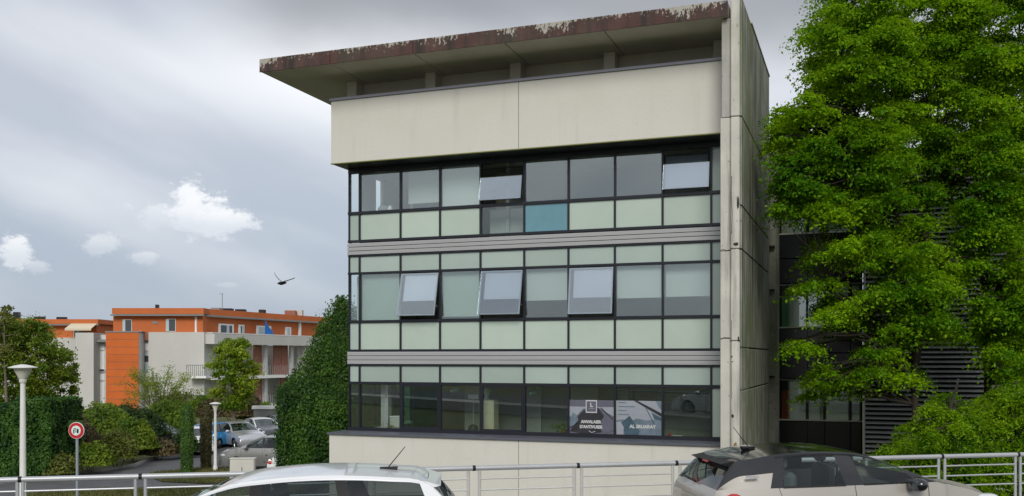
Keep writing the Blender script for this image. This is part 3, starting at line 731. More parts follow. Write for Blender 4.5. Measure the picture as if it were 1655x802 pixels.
def pads_to_leaves(pads, per, size, up=.8, sj=.3, droop=.35):
    Ps, Ns, Ss = [], [], []
    for (c, rx, ry, rz, k) in pads:
        n = max(4, int(per * k)); q = rng.normal(size=(n, 3)); q /= np.linalg.norm(q, axis=1, keepdims=True)
        rad = np.abs(rng.normal(size=n)).clip(0, 2.1) * .62
        q = q * rad[:, None]
        p = q * np.array([rx, ry, rz]); rr = q[:, 0] ** 2 + q[:, 1] ** 2
        p[:, 2] -= droop * rr * max(rx, ry) * .8
        Ps.append(p + np.array(c)); nn = rng.normal(size=(n, 3)) * .75; nn[:, 2] += up; nn += q * .6; Ns.append(nn)
        Ss.append(size * (1 + rng.normal(size=n) * sj).clip(.5, 1.7))
    return np.concatenate(Ps), np.concatenate(Ns), np.concatenate(Ss)
def curve_pts(a, b, lift, n=6, jit=.08):
    a = Vector(a); b = Vector(b); out = []
    L = (b - a).length
    for i in range(n + 1):
        t = i / n; p = a.lerp(b, t); p.z += lift * math.sin(math.pi * t)
        if 0 < i < n: p += Vector((random.uniform(-1, 1), random.uniform(-1, 1), random.uniform(-1, 1))) * L * jit * .5
        out.append(p)
    return out
def pad_tree(name, label, group, stems, pads, per, lsize, lm, bm_='bark', up=.8, droop=.35, trunk_r=.16, twig_r=.035, extra=None, aspect=.55):
    root = empty(name, stems[0][0]); inv = Vector(stems[0][0])
    tag(root, label, 'tree', group)
    mb = MB(); nodes = []
    for st in stems:
        pts = [Vector(p) - inv for p in st]; fine = []
        for a, b in zip(pts[:-1], pts[1:]):
            for k in range(4): fine.append(a.lerp(b, k / 4) + Vector((random.uniform(-1, 1), random.uniform(-1, 1), 0)) * .03)
        fine.append(pts[-1]); n = len(fine)
        rs = [trunk_r * (1 - .8 * i / (n - 1)) for i in range(n)]
        mb.tube(fine, rs, 8); nodes += [(p, r) for p, r in zip(fine, rs)]
    tr = mb.build('trunk', bm_, root, smooth='all')
    lb = MB()
    for (c, rx, ry, rz, k) in pads:
        p = Vector(c) - inv
        cand = [q for q in nodes if q[0].z < p.z + .1] or nodes
        q = min(cand, key=lambda q: (q[0] - p).length + .25 * abs((p.z - q[0].z) - .6 * Vector((p.x - q[0].x, p.y - q[0].y)).length))
        L = (q[0] - p).length; r0 = min(q[1] * .7, twig_r + .012 * L)
        cp = curve_pts(q[0], p, .10 * L, 5); lb.tube(cp, [r0 * (1 - .75 * i / 5) for i in range(6)], 5)
        for j in range(3):
            e = p + Vector((random.uniform(-1, 1) * rx, random.uniform(-1, 1) * ry, random.uniform(-.3, .2) * rz)) * .8
            lb.tube([cp[-2], cp[-1].lerp(e, .5) + Vector((0, 0, .05)), e], [r0 * .3, r0 * .2, r0 * .08], 3, cap=False)
    lb.build('limbs', bm_, root, smooth='all')
    P, Nn, S = pads_to_leaves(pads, per, lsize, up, .3, droop)
    leaf_mesh('crown', P - np.array(inv), Nn, S, lm, root, aspect)
    return root

def big_trees():
    # pads described by photo column, row and depth so that the masses hang where they do
    def pads_in(cells, n, Y0, Y1, r=(.45, .8), flat_=.36, k=1.0):
        out = []
        for _ in range(n):
            cell = random.choices(cells, [c[4] for c in cells])[0]; x0, x1, y0, y1, w = cell
            Y = random.uniform(Y0, Y1); c = at(random.uniform(x0, x1), random.uniform(y0, y1), Y); rr = random.uniform(*r)
            out.append((tuple(c), rr, rr * random.uniform(.8, 1.1), rr * flat_, rr * rr * 2.2 * k))
        return out
    cellsA = [(1335, 1470, -150, 40, 10), (1310, 1470, 40, 130, 11), (1258, 1290, 175, 245, 3.5), (1295, 1470, 130, 240, 14), (1262, 1330, 245, 320, 6), (1330, 1470, 240, 320, 10),
              (1255, 1320, 318, 345, 2.6), (1325, 1420, 325, 350, 3), (1320, 1400, 385, 425, 3.2), (1400, 1500, 350, 430, 6.5), (1278, 1335, 548, 562, 1.3), (1330, 1392, 480, 522, 1.8), (1285, 1350, 455, 470, .9), (1300, 1390, 590, 640, 2.0), (1395, 1440, 560, 600, 1.0), (1440, 1475, 575, 612, 1.3), (1430, 1500, 435, 478, 3.2), (1395, 1430, 470, 500, 1.2), (1450, 1520, 500, 545, 2.2), (1405, 1450, 520, 560, 1.0), (1490, 1540, 440, 480, 1.6)]
    c0 = at(1482, 690, 25.5); z0 = ground_z(c0.x, c0.y)
    st = [[(c0.x, 25.5, z0), tuple(at(1480, 600, 25.5)), tuple(at(1483, 490, 25.6)), tuple(at(1440, 300, 25.8)), tuple(at(1420, 120, 25.8)), tuple(at(1415, -60, 26))],
          [tuple(at(1481, 560, 25.5)), tuple(at(1452, 470, 25.3)), tuple(at(1400, 270, 25)), tuple(at(1372, 130, 25)), tuple(at(1370, 20, 25))],
          [tuple(at(1482, 590, 25.5)), tuple(at(1498, 470, 25.9)), tuple(at(1500, 300, 26.2)), tuple(at(1490, 100, 26.5))],
          [tuple(at(1484, 640, 25.5)), tuple(at(1448, 560, 25)), tuple(at(1390, 500, 24.6)), tuple(at(1340, 470, 24.3))]]
    pad_tree('locust_tree', 'tall spreading bright green tree overhanging the concrete pier, left of the two', 'trees in front of the louvred building', st, pads_in(cellsA, 760, 23.2, 27.6, (.28, .68), .30), 980, .085, 'leaf_locust', trunk_r=.10, twig_r=.015, droop=.5)
    cellsB = [(1470, 1700, -60, 60, 9), (1475, 1700, -150, -20, 9), (1475, 1700, 60, 180, 14), (1475, 1700, 180, 270, 11), (1585, 1700, 285, 370, 6.5), (1620, 1700, 390, 470, 4), (1520, 1590, 405, 440, 2), (1575, 1680, 470, 550, 6), (1610, 1690, 560, 640, 4.5), (1505, 1555, 525, 550, .9), (1550, 1620, 325, 390, 3), (1480, 1530, 285, 330, 1.6)]
    c1 = at(1600, 690, 27); z1 = ground_z(c1.x, c1.y)
    st = [[(c1.x, 27, z1), tuple(at(1594, 560, 27)), tuple(at(1584, 380, 26.8)), tuple(at(1570, 230, 26.6)), tuple(at(1560, 60, 26.5)), tuple(at(1555, -60, 26.5))],
          [tuple(at(1588, 430, 26.8)), tuple(at(1620, 300, 27)), tuple(at(1640, 130, 27)), tuple(at(1650, 0, 27))],
          [tuple(at(1592, 500, 26.8)), tuple(at(1650, 420, 26)), tuple(at(1690, 330, 26))],
          [tuple(at(1585, 400, 26.8)), tuple(at(1540, 330, 26)), tuple(at(1510, 230, 26))]]
    pad_tree('locust_tree', 'tall bright green tree at the right edge of the view, right of the two', 'trees in front of the louvred building', st, pads_in(cellsB, 800, 24.0, 28.6, (.28, .70), .32), 980, .085, 'leaf_locust', trunk_r=.10, twig_r=.015, droop=.5)
    # low weeping maples behind the railing: tiers of drooping sprays
    def mound(pts, Y, n, label):
        b = at(pts[0][0], 700, Y); zb = ground_z(b.x, Y); pads = []
        for k in range(n):
            x0, y0 = random.choice(pts); dx = random.gauss(0, 26); Yk = Y + random.uniform(-1.1, .9)
            c = at(x0 + dx, y0 + abs(dx) * .45 + abs(random.gauss(0, 18)) + (Yk - Y) * -14, Yk); rr = random.uniform(.24, .5)
            pads.append((tuple(c), rr, rr, rr * .30, rr * rr * 3.4))
        st = [[(b.x, Y, zb), (b.x + .1, Y, zb + 1.2), (b.x - .1, Y + .1, zb + 2.2), (b.x + .05, Y, zb + 2.9)]]
        pad_tree('weeping_maple', label, 'weeping maples behind the railing', st, pads, 1150, .075, 'leaf_maple', 'bark', .7, 1.15, .09, .014, aspect=.40)
    mound([(1545, 640), (1520, 655), (1560, 650), (1490, 690), (1465, 712), (1520, 700), (1570, 690), (1540, 735), (1490, 740), (1450, 735), (1590, 730), (1590, 680), (1600, 710)], 20.5, 150, 'low weeping bright green maple right behind the dark-roofed car')
    mound([(1640, 620), (1610, 645), (1670, 640), (1620, 690), (1660, 690), (1640, 730), (1680, 735), (1600, 740)], 21.5, 130, 'low weeping maple behind the right end of the railing')
big_trees()

def hull_leaves(fn, n, size, depth=.25, fly=.045):
    P = np.empty((n, 3)); N_ = np.empty((n, 3))
    for i in range(n):
        p, nn = fn(random.random(), random.random()); j = random.random() ** 2 * depth - random.expovariate(1 / fly)
        P[i] = (p - nn * j)[:] if True else 0; N_[i] = nn[:]
    N_ = N_ + rng.normal(size=(n, 3)) * .55; return P, N_, size * (1 + .3 * rng.normal(size=n)).clip(.5, 1.6)
def lump(x, y, z, s): return .5 * math.sin(x * 2.1 * s + 1.3) * math.sin(y * 1.7 * s + .4) + .5 * math.sin(z * 2.3 * s + x * s) + .35 * math.sin(5.1 * x * s + 3.7 * z * s + y * 4 * s)
def evergreen():
    c = Vector((-6.05, 34.2, ground_z(-6, 34))); top = at(560, 478, 34.2).z
    root = empty('evergreen_tree', c); tag(root, 'dense dark evergreen tree hugging the glass corner of the office building', 'tree')
    Ht = top - c.z; prof = [(0, 2.30), (.25, 2.42), (.50, 2.22), (.62, 1.62), (.78, 1.0), (.90, .55), (1.0, .10)]
    def rad(t):
        for (a, ra), (b, rb) in zip(prof[:-1], prof[1:]):
            if t <= b: return ra + (rb - ra) * (t - a) / (b - a)
        return .1
    def fn(a, b):
        while True:
            t = random.random()
            if random.random() < rad(t) / 2.5: break
        th = a * 6.283; x, y = math.cos(th), math.sin(th); r = rad(t); r = r * (1 + .13 * lump(x * 1.6, y * 1.6, t * 6, 1.3) + random.uniform(-.06, .05)) + .05
        r = min(r, 2.25 if x < .3 else 2.05)
        return Vector((x * r, y * r * .85, t * Ht)), Vector((x, y, .35)).normalized()
    MB().tube([(0, 0, -.2), (.05, 0, Ht * .5), (0, 0, Ht * .95)], [.22, .14, .03], 8).build('trunk', 'bark', root, smooth='all')
    P, N_, S = hull_leaves(fn, 100000, .078, .8, .06); leaf_mesh('crown', P, N_, S, 'leaf_ivy', root, .7)
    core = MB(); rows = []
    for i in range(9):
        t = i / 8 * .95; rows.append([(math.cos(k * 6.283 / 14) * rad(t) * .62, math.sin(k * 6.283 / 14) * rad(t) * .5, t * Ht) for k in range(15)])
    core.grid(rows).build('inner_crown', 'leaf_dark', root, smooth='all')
evergreen()

def box_hedge(name, label, x0, x1, y0, y1, z0, z1, n, m='leaf_hedge', ls=.12):
    c = Vector(((x0 + x1) / 2, y0, z0)); root = empty(name, c); tag(root, label, 'hedge')
    X, Yd, Z = x1 - x0, y1 - y0, z1 - z0
    A = [X * Z, X * Yd, Yd * Z]; 
    def fn(a, b):
        f = random.choices((0, 1, 2), A)[0]; w = .06 * lump(a * 7, b * 6, f, 1)
        if f == 0: return Vector((-X / 2 + a * X, -w, b * Z)), Vector((0, -1, .15))
        if f == 1: return Vector((-X / 2 + a * X, b * Yd, Z + w)), Vector((0, 0, 1))
        return Vector((X / 2 + w, a * Yd, b * Z)), Vector((1, 0, .15))
    P, N_, S = hull_leaves(fn, n, ls, .22, .022); leaf_mesh('foliage', P, N_, S, m, root, .6)
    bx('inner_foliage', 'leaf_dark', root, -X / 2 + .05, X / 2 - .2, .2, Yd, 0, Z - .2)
a = at(-170, 0, 42).x; b = at(30, 0, 42).x; d = at(82, 0, 41.4).x
box_hedge('clipped_hedge', 'clipped dark green hedge with pale top at the left edge', a, b, 42.4, 46.5, ZG, at(0, 660, 42).z, 36000)
box_hedge('clipped_hedge', 'clipped tall hedge block behind the near lamp post', b + .05, d, 41.4, 44.5, ZG, at(0, 648, 41.4).z, 15000)

def shrub(px, pyb, w, h, Y, m, label, name='shrub', n=2600, ls=.13, zb=None, group='garden shrubs beside the parking road'):
    """rounded lumpy shrub; px, row of its foot, width and height in photo pixels at depth Y"""
    f = at(px, pyb, Y); zb = f.z if zb is None else zb; root = empty(name, (f.x, Y, zb)); tag(root, label, 'shrub', group)
    rx = w / F * Y / 2; hh = h / F * Y; sd_ = random.uniform(0, 50)
    def fn(a, b):
        th = a * 6.283; ph = math.asin(b * 1.25 - .25 if b > .2 else b * .2)
        d_ = Vector((math.cos(th) * math.cos(ph), math.sin(th) * math.cos(ph), math.sin(ph)))
        s = 1 + .20 * lump(d_.x * 1.5 + sd_, d_.y * 1.5, d_.z * 1.5 + sd_, 1.3) + random.uniform(-.10, .08)
        return Vector((d_.x * rx * s, d_.y * rx * .8 * s, hh * .35 + d_.z * hh * .65 * s)), d_
    P, N_, S = hull_leaves(fn, n, ls, rx * .35); leaf_mesh('foliage', P, N_, S, m, root, .55)
    st = MB()
    for k in range(5): st.tube([(random.uniform(-.1, .1), random.uniform(-.1, .1), -.3), (random.uniform(-.5, .5) * rx, random.uniform(-.3, .3) * rx, hh * .55)], [.03, .012], 4)
    st.build('stems', 'bark_grey', root)
    return root
SH = [(95, 770, 60, 40, 42, 'leaf_olive', 'low olive green shrub between the hedge and the red ringed sign'),
      (150, 768, 60, 52, 44, 'leaf_mid', 'leafy green shrub just right of the red ringed sign'),
      (190, 760, 60, 58, 46, 'leaf_olive', 'yellow-green flowering shrub along the kerb'),
      (112, 745, 92, 80, 49, 'leaf_brown', 'brownish feathery shrub behind the red ringed sign'),
      (215, 752, 70, 72, 49, 'leaf_mid', 'dark leafy shrub at the bend of the kerb'),
      (255, 743, 60, 34, 50, 'leaf_brown', 'low russet shrub at the bend of the parking road'),
      (165, 740, 90, 78, 53, 'leaf_mid', 'tall green shrub below the orange stair tower'),
      (215, 730, 90, 72, 56, 'leaf_dark', 'dark green shrub in front of the orange stair tower'),
      (272, 728, 80, 64, 60, 'leaf_mid', 'shrub in front of the dark parked car'),
      (118, 690, 44, 36, 58, 'leaf_dark', 'round clipped shrub against the white tower wall'),
      (300, 735, 40, 40, 51, 'leaf_dark', 'low dark shrub behind the green columnar cypress'),
      (375, 690, 100, 55, 68, 'leaf_brown', 'dry brownish bush behind the silver car'),
      (335, 690, 60, 50, 70, 'leaf_mid', 'green bush behind the blue car'),
      (425, 688, 80, 36, 70, 'leaf_mid', 'green bush behind the white-roofed car'),
      (285, 690, 80, 50, 72, 'leaf_olive', 'pale green bush under the arching shrub'),
      (60, 700, 90, 60, 62, 'leaf_mid', 'green bush beyond the clipped hedge')]
for (px, pb, w, h, Y, m, lab) in SH:
    s = shrub(px, pb, w, h, Y, m, lab, n=int(1500 + w * h * .75), ls=.13 + (Y - 42) * .0022, zb=ZG - .05 if pb > 700 else None)
    if pb <= 700:   # far ones stand on the same ground: sink foot
        pass

def small_tree(name, label, px, pyb, pyt, w, Y, m, n, ls, lobes=60, trunk='bark_grey', tr=.12, low=.25, flat_=.7):
    f = at(px, pyb, Y); top = at(px, pyt, Y).z; zb = ZG; hh = top - zb; rx = w / F * Y / 2
    pads = []
    for k in range(lobes):
        t = random.uniform(low, .97); e = math.sin(math.pi * min(1, max(.0, (t - low + .06) / (1 - low + .1)))) ** .6
        a = random.uniform(0, 6.283); r = rx * e * math.sqrt(random.random()) * .85; s = random.uniform(.14, .34) * rx
        pads.append(((f.x + math.cos(a) * r, Y + math.sin(a) * r, zb + hh * t), s, s, s * flat_, 1.0))
    st = [[(f.x, Y, zb - .1), (f.x + .1, Y, zb + hh * .3), (f.x - .1, Y + .1, zb + hh * .6), (f.x, Y, zb + hh * .92)]]
    return pad_tree(name, label, None, st, pads, n // lobes, ls, m, trunk, .5, .15, tr, .02)
small_tree('garden_tree', 'bright green tree in front of the loggias of the far block', 376, 690, 545, 88, 60, 'leaf_bright', 20000, .17, 90, tr=.10, low=.33)
small_tree('garden_tree', 'broad loose tree at the left edge behind the hedge', 38, 690, 512, 150, 60, 'leaf_mid', 34000, .17, 130, low=.3)
small_tree('garden_tree', 'smaller multi-branched tree beside the white tower', 97, 690, 562, 66, 62, 'leaf_mid', 10000, .16, 50, tr=.08, low=.42)
small_tree('garden_tree', 'thin wispy tree whose twigs top the left block', 8, 690, 488, 60, 58, 'leaf_olive', 3500, .15, 36, low=.6)
# arching feathery shrub with bare-looking sprays
def arching():
    Y = 64; f = at(262, 690, Y); root = empty('arching_shrub', (f.x, Y, ZG)); tag(root, 'pale arching shrub with long sprays below the white wall', 'shrub')
    st = MB(); Ps = []
    for k in range(30):
        a = random.uniform(0, 6.283); L = random.uniform(1.2, 3.0); e = Vector((math.cos(a) * L * .95, math.sin(a) * L * .5, random.uniform(3.4, 5.9) * (1 - .10 * L)))
        cp = curve_pts((random.uniform(-.2, .2), 0, 0), e, 1.0, 7, .03); st.tube(cp, [.05, .04, .035, .03, .025, .02, .014, .006], 4)
        for q in cp[3:]:
            n = 26; Ps.append(np.array(q) + rng.normal(size=(n, 3)) * np.array([.20, .20, .14]))
    st.build('stems', 'bark_grey', root); P = np.concatenate(Ps); N_ = rng.normal(size=P.shape); N_[:, 2] += .8
    leaf_mesh('foliage', P, N_, np.full(len(P), .15), 'leaf_bright', root, .4)
arching()
def cypress(px, pyb, pyt, w, Y, m, label):
    b = at(px, pyb, Y); t = at(px, pyt, Y); zb = ZG; root = empty('columnar_cypress', (b.x, Y, zb)); tag(root, label, 'tree', 'columnar cypresses on the grass island')
    hh = t.z - zb; r0 = w / F * Y / 2
    def rad(s): return r0 * (.82 + .18 * math.sin(min(1, s * 1.6) * 1.57)) * (1 if s < .86 else math.sqrt(max(.02, 1 - ((s - .86) / .14) ** 2)) * .6 + .4 * (1 - (s - .86) / .14))
    def fn(a, s):
        th = a * 6.283; r = rad(s) * (1 + .05 * math.sin(7 * th + 3) + .03 * math.sin(s * 20)); return Vector((math.cos(th) * r, math.sin(th) * r, .05 + s * (hh - .05))), Vector((math.cos(th), math.sin(th), .25))
    P, N_, S = hull_leaves(fn, 11000, .07, .07, .010); leaf_mesh('foliage', P, N_, S, m, root, .4)
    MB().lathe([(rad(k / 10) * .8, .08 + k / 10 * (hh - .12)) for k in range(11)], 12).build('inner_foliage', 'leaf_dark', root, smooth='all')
    MB().tube([(0, 0, -.1), (0, 0, .25)], .07, 8).build('trunk', 'bark', root)
cypress(302, 767, 652, 20, gnd(0, 767).y, 'leaf_cypress', 'green columnar cypress on the grass island, left of two')
cypress(333, 759, 655, 17.5, gnd(0, 759).y, 'leaf_cypress_brown', 'brownish columnar cypress on the grass island, right of two')

# ---------------------------------------------------------------- cars
def catmull(P, sub):
    P = [np.array(p, float) for p in P]; out = []; idx = []
    for i in range(len(P) - 1):
        p0, p1, p2, p3 = P[max(i - 1, 0)], P[i], P[i + 1], P[min(i + 2, len(P) - 1)]; idx.append(len(out))
        for k in range(sub):
            t = k / sub; out.append(.5 * ((2 * p1) + (-p0 + p2) * t + (2 * p0 - 5 * p1 + 4 * p2 - p3) * t * t + (-p0 + 3 * p1 - 3 * p2 + p3) * t ** 3))
    idx.append(len(out)); out.append(P[-1]); return out, idx
def make_car(name, label, spec, loc, heading, group=None, sub=5):
    """spec: E = outline (x, z, half width) from the front bumper's foot over hood, screen, roof and tail to the rear bumper's foot;
    ia, it, id, ib = indices of screen base, screen top, roof rear edge, rear glass base; belt = (z at rear, z at front)"""
    root = empty(name, loc, heading); tag(root, label, 'car', group)
    E, ix = catmull(spec['E'], sub); ia, it, id_, ib = (ix[spec[k]] for k in ('ia', 'it', 'id', 'ib'))
    E = np.array(E); paint, roofm, gl, glr = spec['paint'], spec.get('roof', spec['paint']), spec.get('glass', 'car_glass'), spec.get('glass_rear', 'car_glass_dark')
    pil = spec.get('pillar', 'black_plastic')
    tan = np.gradient(E[:, :2], axis=0); tan /= np.linalg.norm(tan, axis=1, keepdims=True) + 1e-9
    nor = np.stack([tan[:, 1] * -1, tan[:, 0]], 1) * -1     # outward in the xz plane
    Q = np.linspace(-1, 1, 15)
    def sheet(i0, i1, m, nm, par=root, off=0.0, q0=-1, q1=1, crown=None):
        rows = []
        for i in range(i0, i1 + 1):
            x, z, w = E[i]; c = spec.get('crown', .06) if crown is None else crown
            if i < ia * .55 or i > len(E) - 6: c = .10
            r = []
            for q in np.linspace(q0, q1, 15):
                k = (1 - abs(q) ** 2.6) * c + off; r.append((x + nor[i, 0] * k, w * q, z + nor[i, 1] * k))
            rows.append(r)
        return MB().grid(rows).build(nm, m, par, smooth=True)
    body = sheet(0, ia, paint, 'bonnet'); sheet(ib, len(E) - 1, paint, 'tailgate')
    sheet(it, id_, roofm, 'roof')
    # screens, each set in a painted border
    def screen(i0, i1, m, nm, brd, ins):
        g = sheet(i0, i1, brd, nm + '_surround', root, 0, -1, -1 + ins); sheet(i0, i1, brd, nm + '_surround', root, 0, 1 - ins, 1)
        a = []
        rows = []
        for i in range(i0, i1 + 1):
            x, z, w = E[i]; c = spec.get('crown', .06)
            rows.append([(x + nor[i, 0] * (1 - abs(q) ** 2.6) * c, w * q, z + nor[i, 1] * (1 - abs(q) ** 2.6) * c) for q in np.linspace(-1 + ins, 1 - ins, 13)])
        return MB().grid(rows).build(nm, m, root, smooth='all')
    screen(ia, it, gl, 'windscreen', spec.get('apillar', paint), .09)
    screen(id_, ib, glr, 'rear_window', spec.get('dpillar', paint), spec.get('rear_ins', .12))
    # flanks
    xa, xd = E[ia, 0], E[ib, 0]; zb_r, zb_f = E[ib, 1], E[ia, 1]
    def belt(x):
        t = (x - xd) / (xa - xd); z = zb_r + (zb_f - zb_r) * t - spec.get('belt_sag', .0) * math.sin(math.pi * t)
        w = E[ib, 2] + (E[ia, 2] - E[ib, 2]) * t + spec.get('belt_bulge', .05) * math.sin(math.pi * t); return z, w
    up = [tuple(E[i]) for i in range(0, ia + 1)] + [(x,) + belt(x) for x in np.linspace(xa, xd, 42)[1:-1]] + [tuple(E[i]) for i in range(ib, len(E))]
    zs = spec.get('sill', .22); wm = spec['W']; nr = 11
    wheels = spec['wheels']; wr = spec.get('wr', .32)
    for sgn in (1, -1):
        V = np.empty((len(up), nr + 1, 3))
        for i, (x, z, w) in enumerate(up):
            for j in range(nr + 1):
                t = j / nr; wl = min(wm * .95, w + .06); ww = w + (wl - w) * t + spec.get('bulge', .045) * math.sin(math.pi * min(1, t * 1.05)) * min(1, max(0, (z - zs) / .35))
                V[i, j] = (x, sgn * ww, z + (zs - z) * t)
        vid = {}; mb = MB(); keep = []
        for wx in wheels:
            dx = V[:, :, 0] - wx; dz = V[:, :, 2] - wr; rr = np.sqrt(dx * dx + dz * dz); Ra = wr + .055
            near = (rr < Ra + .05) & (rr > Ra - .05); sc = np.where(near, Ra / (rr + 1e-9), 1); V[:, :, 0] = wx + dx * sc; V[:, :, 2] = wr + dz * sc
        fs = []
        for i in range(len(up) - 1):
            for j in range(nr):
                c = (V[i, j] + V[i + 1, j] + V[i, j + 1] + V[i + 1, j + 1]) / 4
                if any(math.hypot(c[0] - wx, c[2] - wr) < wr + .045 for wx in wheels): continue
                n = nr + 1; fs.append((i * n + j, i * n + j + 1, (i + 1) * n + j + 1, (i + 1) * n + j))
        mb.add([tuple(p) for p in V.reshape(-1, 3)], fs); mb.build('flank', paint, root, smooth=True)
        # greenhouse: ruled between belt and cant rail
        rail = E[ia:ib + 1]; rx_ = rail[::-1, 0]
        def rp(x): return np.array([x, np.interp(x, rx_, rail[::-1, 1]), np.interp(x, rx_, rail[::-1, 2])])
        def bp(x): z, w = belt(x); return np.array([x, z, w])
        def gp(xb, xr, t):
            a, b = bp(xb), rp(xr); p = a + (b - a) * t; return (p[0], sgn * (p[2] + .012 * math.sin(math.pi * t)), p[1])
        def patch(b0, r0, b1, r1, t0, t1, m, nm, par=root, inset=0, n=8, off=0):
            rows = []
            for k in range(n + 1):
                s = k / n; xb, xr = b0 + (b1 - b0) * s, r0 + (r1 - r0) * s
                row = []
                for t in np.linspace(t0, t1, 6):
                    p = gp(xb, xr, t); row.append((p[0], p[1] + sgn * off, p[2]))
                rows.append(row)
            return MB().grid(rows).build(nm, m, par, smooth='all')
        for (b0, r0, b1, r1, kind) in spec['side']:
            if kind == 'pillar': patch(b0, r0, b1, r1, 0, .945, pil, 'pillar'); patch(b0, r0, b1, r1, .945, 1, roofm, 'cant_rail'); patch(b0, r0, b1, r1, .90, .945, spec.get('trim', 'black_plastic'), 'window_trim', off=.004)
            elif kind == 'body': patch(b0, r0, b1, r1, 0, 1, paint, 'pillar')
            elif kind == 'roofpillar': patch(b0, r0, b1, r1, 0, 1, roofm, 'pillar')
            elif kind == 'quarter': patch(b0, r0, b1, r1, 0, .46, paint, 'quarter_panel'); patch(b0, r0, b1, r1, .46, 1, roofm, 'pillar')
            else:
                tr = spec.get('trim', 'black_plastic')
                w_ = patch(b0, r0, b1, r1, .05, .90, gl if kind == 'glass' else glr, 'side_window')
                patch(b0, r0, b1, r1, -.01, .05, tr, 'window_trim', w_, off=.004); patch(b0, r0, b1, r1, .90, .945, tr, 'window_trim', w_, off=.004)
                patch(b0, r0, b1, r1, .945, 1, roofm, 'cant_rail')
        # door shuts, handles, mirror
        for (xb, dx) in spec.get('shuts', ()):
            z, w = belt(xb); pts = []
            for j in range(7):
                t = j / 6; zz = z + (.32 - z) * t; ww = w + (min(wm * .95, w + .06) - w) * t + spec.get('bulge', .045) * math.sin(math.pi * min(1, t * 1.05)); pts.append((xb + dx * t, sgn * (ww + .001), zz))
            MB().tube(pts, .0035, 4).build('door_seam', 'black_plastic', root)
        for xh in spec.get('handles', ()):
            z, w = belt(xh); MB().bbox(xh - .10, xh + .10, min(sgn * (w + .03), sgn * (w + .075)), max(sgn * (w + .03), sgn * (w + .075)), z - .15, z - .115, b=.012).build('door_handle', spec.get('handle', paint), root)
        if 'mirror' in spec:
            mx_, mz = spec['mirror']; w = belt(mx_)[1]; r_ = empty('mirror'); r_.parent = root
            MB().ball((mx_, sgn * (w + .13), mz), (.10, .135, .085), 12, 8).build('mirror_housing', spec.get('mirror_mat', 'black_plastic'), r_, smooth='all')
            MB().tube([(mx_ + .04, sgn * (w - .02), mz - .05), (mx_, sgn * (w + .10), mz - .03)], .025, 6).build('mirror_arm', 'black_plastic', r_)
            MB().bbox(mx_ - .092, mx_ - .02, min(sgn * (w + .05), sgn * (w + .22)), max(sgn * (w + .05), sgn * (w + .22)), mz - .055, mz + .05, b=.01).build('mirror_glass', 'far_glass', r_)
        for (x, z0, z1, dx, m, nm) in spec.get('lights', ()):
            z = (z0 + z1) / 2; wv = float(np.interp(x, [p[0] for p in up][::-1], [p[2] for p in up][::-1]))
            MB().ball((x, sgn * (wv - .02), z), (dx, .10, (z1 - z0) / 2), 14, 8).build(nm, m, root, smooth='all')
        for wx in wheels:
            wh = empty('wheel', (wx, sgn * (wm - .13), wr)); wh.parent = root
            MB().lathe([(wr - .10, -.10), (wr - .015, -.10), (wr, -.07), (wr, .07), (wr - .015, .10), (wr - .10, .10)], 26, axis='y').build('tyre', 'rubber', wh, smooth=True)
            rb = MB(); rb.lathe([(wr - .10, -.085), (wr - .11, .085)], 24, axis='y')
            rb.build('rim_barrel', 'dark_interior', wh)
            sp = MB()
            for k in range(5):
                a = k * 1.2566; sp.tube([(.03 * math.cos(a), sgn * .09, .03 * math.sin(a)), ((wr - .11) * math.cos(a), sgn * .088, (wr - .11) * math.sin(a))], [.035, .028], 5)
            sp.lathe([(.05, -.1), (.05, .1)], 10, axis='y'); sp.lathe([(wr - .12, sgn * .086), (wr - .085, sgn * .10)], 24, axis='y'); sp.build('rim', 'alloy', wh, smooth=True)
    # underside, cabin
    x0, x1 = E[-1, 0] + .05, E[0, 0] - .05; bx('floor_pan', 'dark_interior', root, x0, x1, -wm * .8, wm * .8, zs - .03, zs + .05)
    zc = min(zb_r, zb_f)
    bx('cabin_trim', 'dark_interior', root, xd + .12, xa - .25, -wm * .78, wm * .78, zs + .06, zc - .22)
    bx('dashboard', 'dark_interior', root, xa - .62, xa - .12, -wm * .76, wm * .76, zc - .25, zc - .03, b=.05)
    for (sx, nseat) in spec.get('seats', ()):
        for y in ((-.36, .36) if nseat == 2 else (-.38, 0, .38)):
            st = MB(); st.bbox(sx - .09, sx + .07, y - .22, y + .22, zc - .35, zc + .17, b=.05); st.bbox(sx - .10, sx - .01, y - .12, y + .12, zc + .20, zc + .36, b=.035); st.tube([(sx - .05, y - .05, zc + .1), (sx - .05, y - .05, zc + .25)], .01, 5); st.tube([(sx - .05, y + .05, zc + .1), (sx - .05, y + .05, zc + .25)], .01, 5)
            st.build('seat', 'seat_grey', root)
    MB().tube([(xa - .75 + .17 * math.cos(k * .6283) * .35, .36 + .18 * math.sin(k * .6283), zc + .0 + .17 * math.cos(k * .6283)) for k in range(11)], .016, 6).build('steering_wheel', 'black_plastic', root)
    return root, E, (ia, it, id_, ib)

def carpaint(n, c, rough=.28, metal=.0): return mat(n, c, rough, spec=.5, metal=metal, coat=.8)
carpaint('paint_white', (.74, .75, .76)); carpaint('paint_beige', (.37, .345, .305), .35, .2); carpaint('paint_black', (.006, .006, .007), .15)
carpaint('paint_blue', (.015, .24, .55), .3, .1); carpaint('paint_silver', (.52, .53, .55), .32, .5); carpaint('paint_grey', (.26, .26, .255), .35, .35); carpaint('paint_charcoal', (.055, .06, .068), .3, .3)
mat('tail_red', (.42, .008, .012), .12, spec=.6, coat=.6); mat('lamp_clear', (.6, .62, .64), .1, spec=.6, coat=.5)

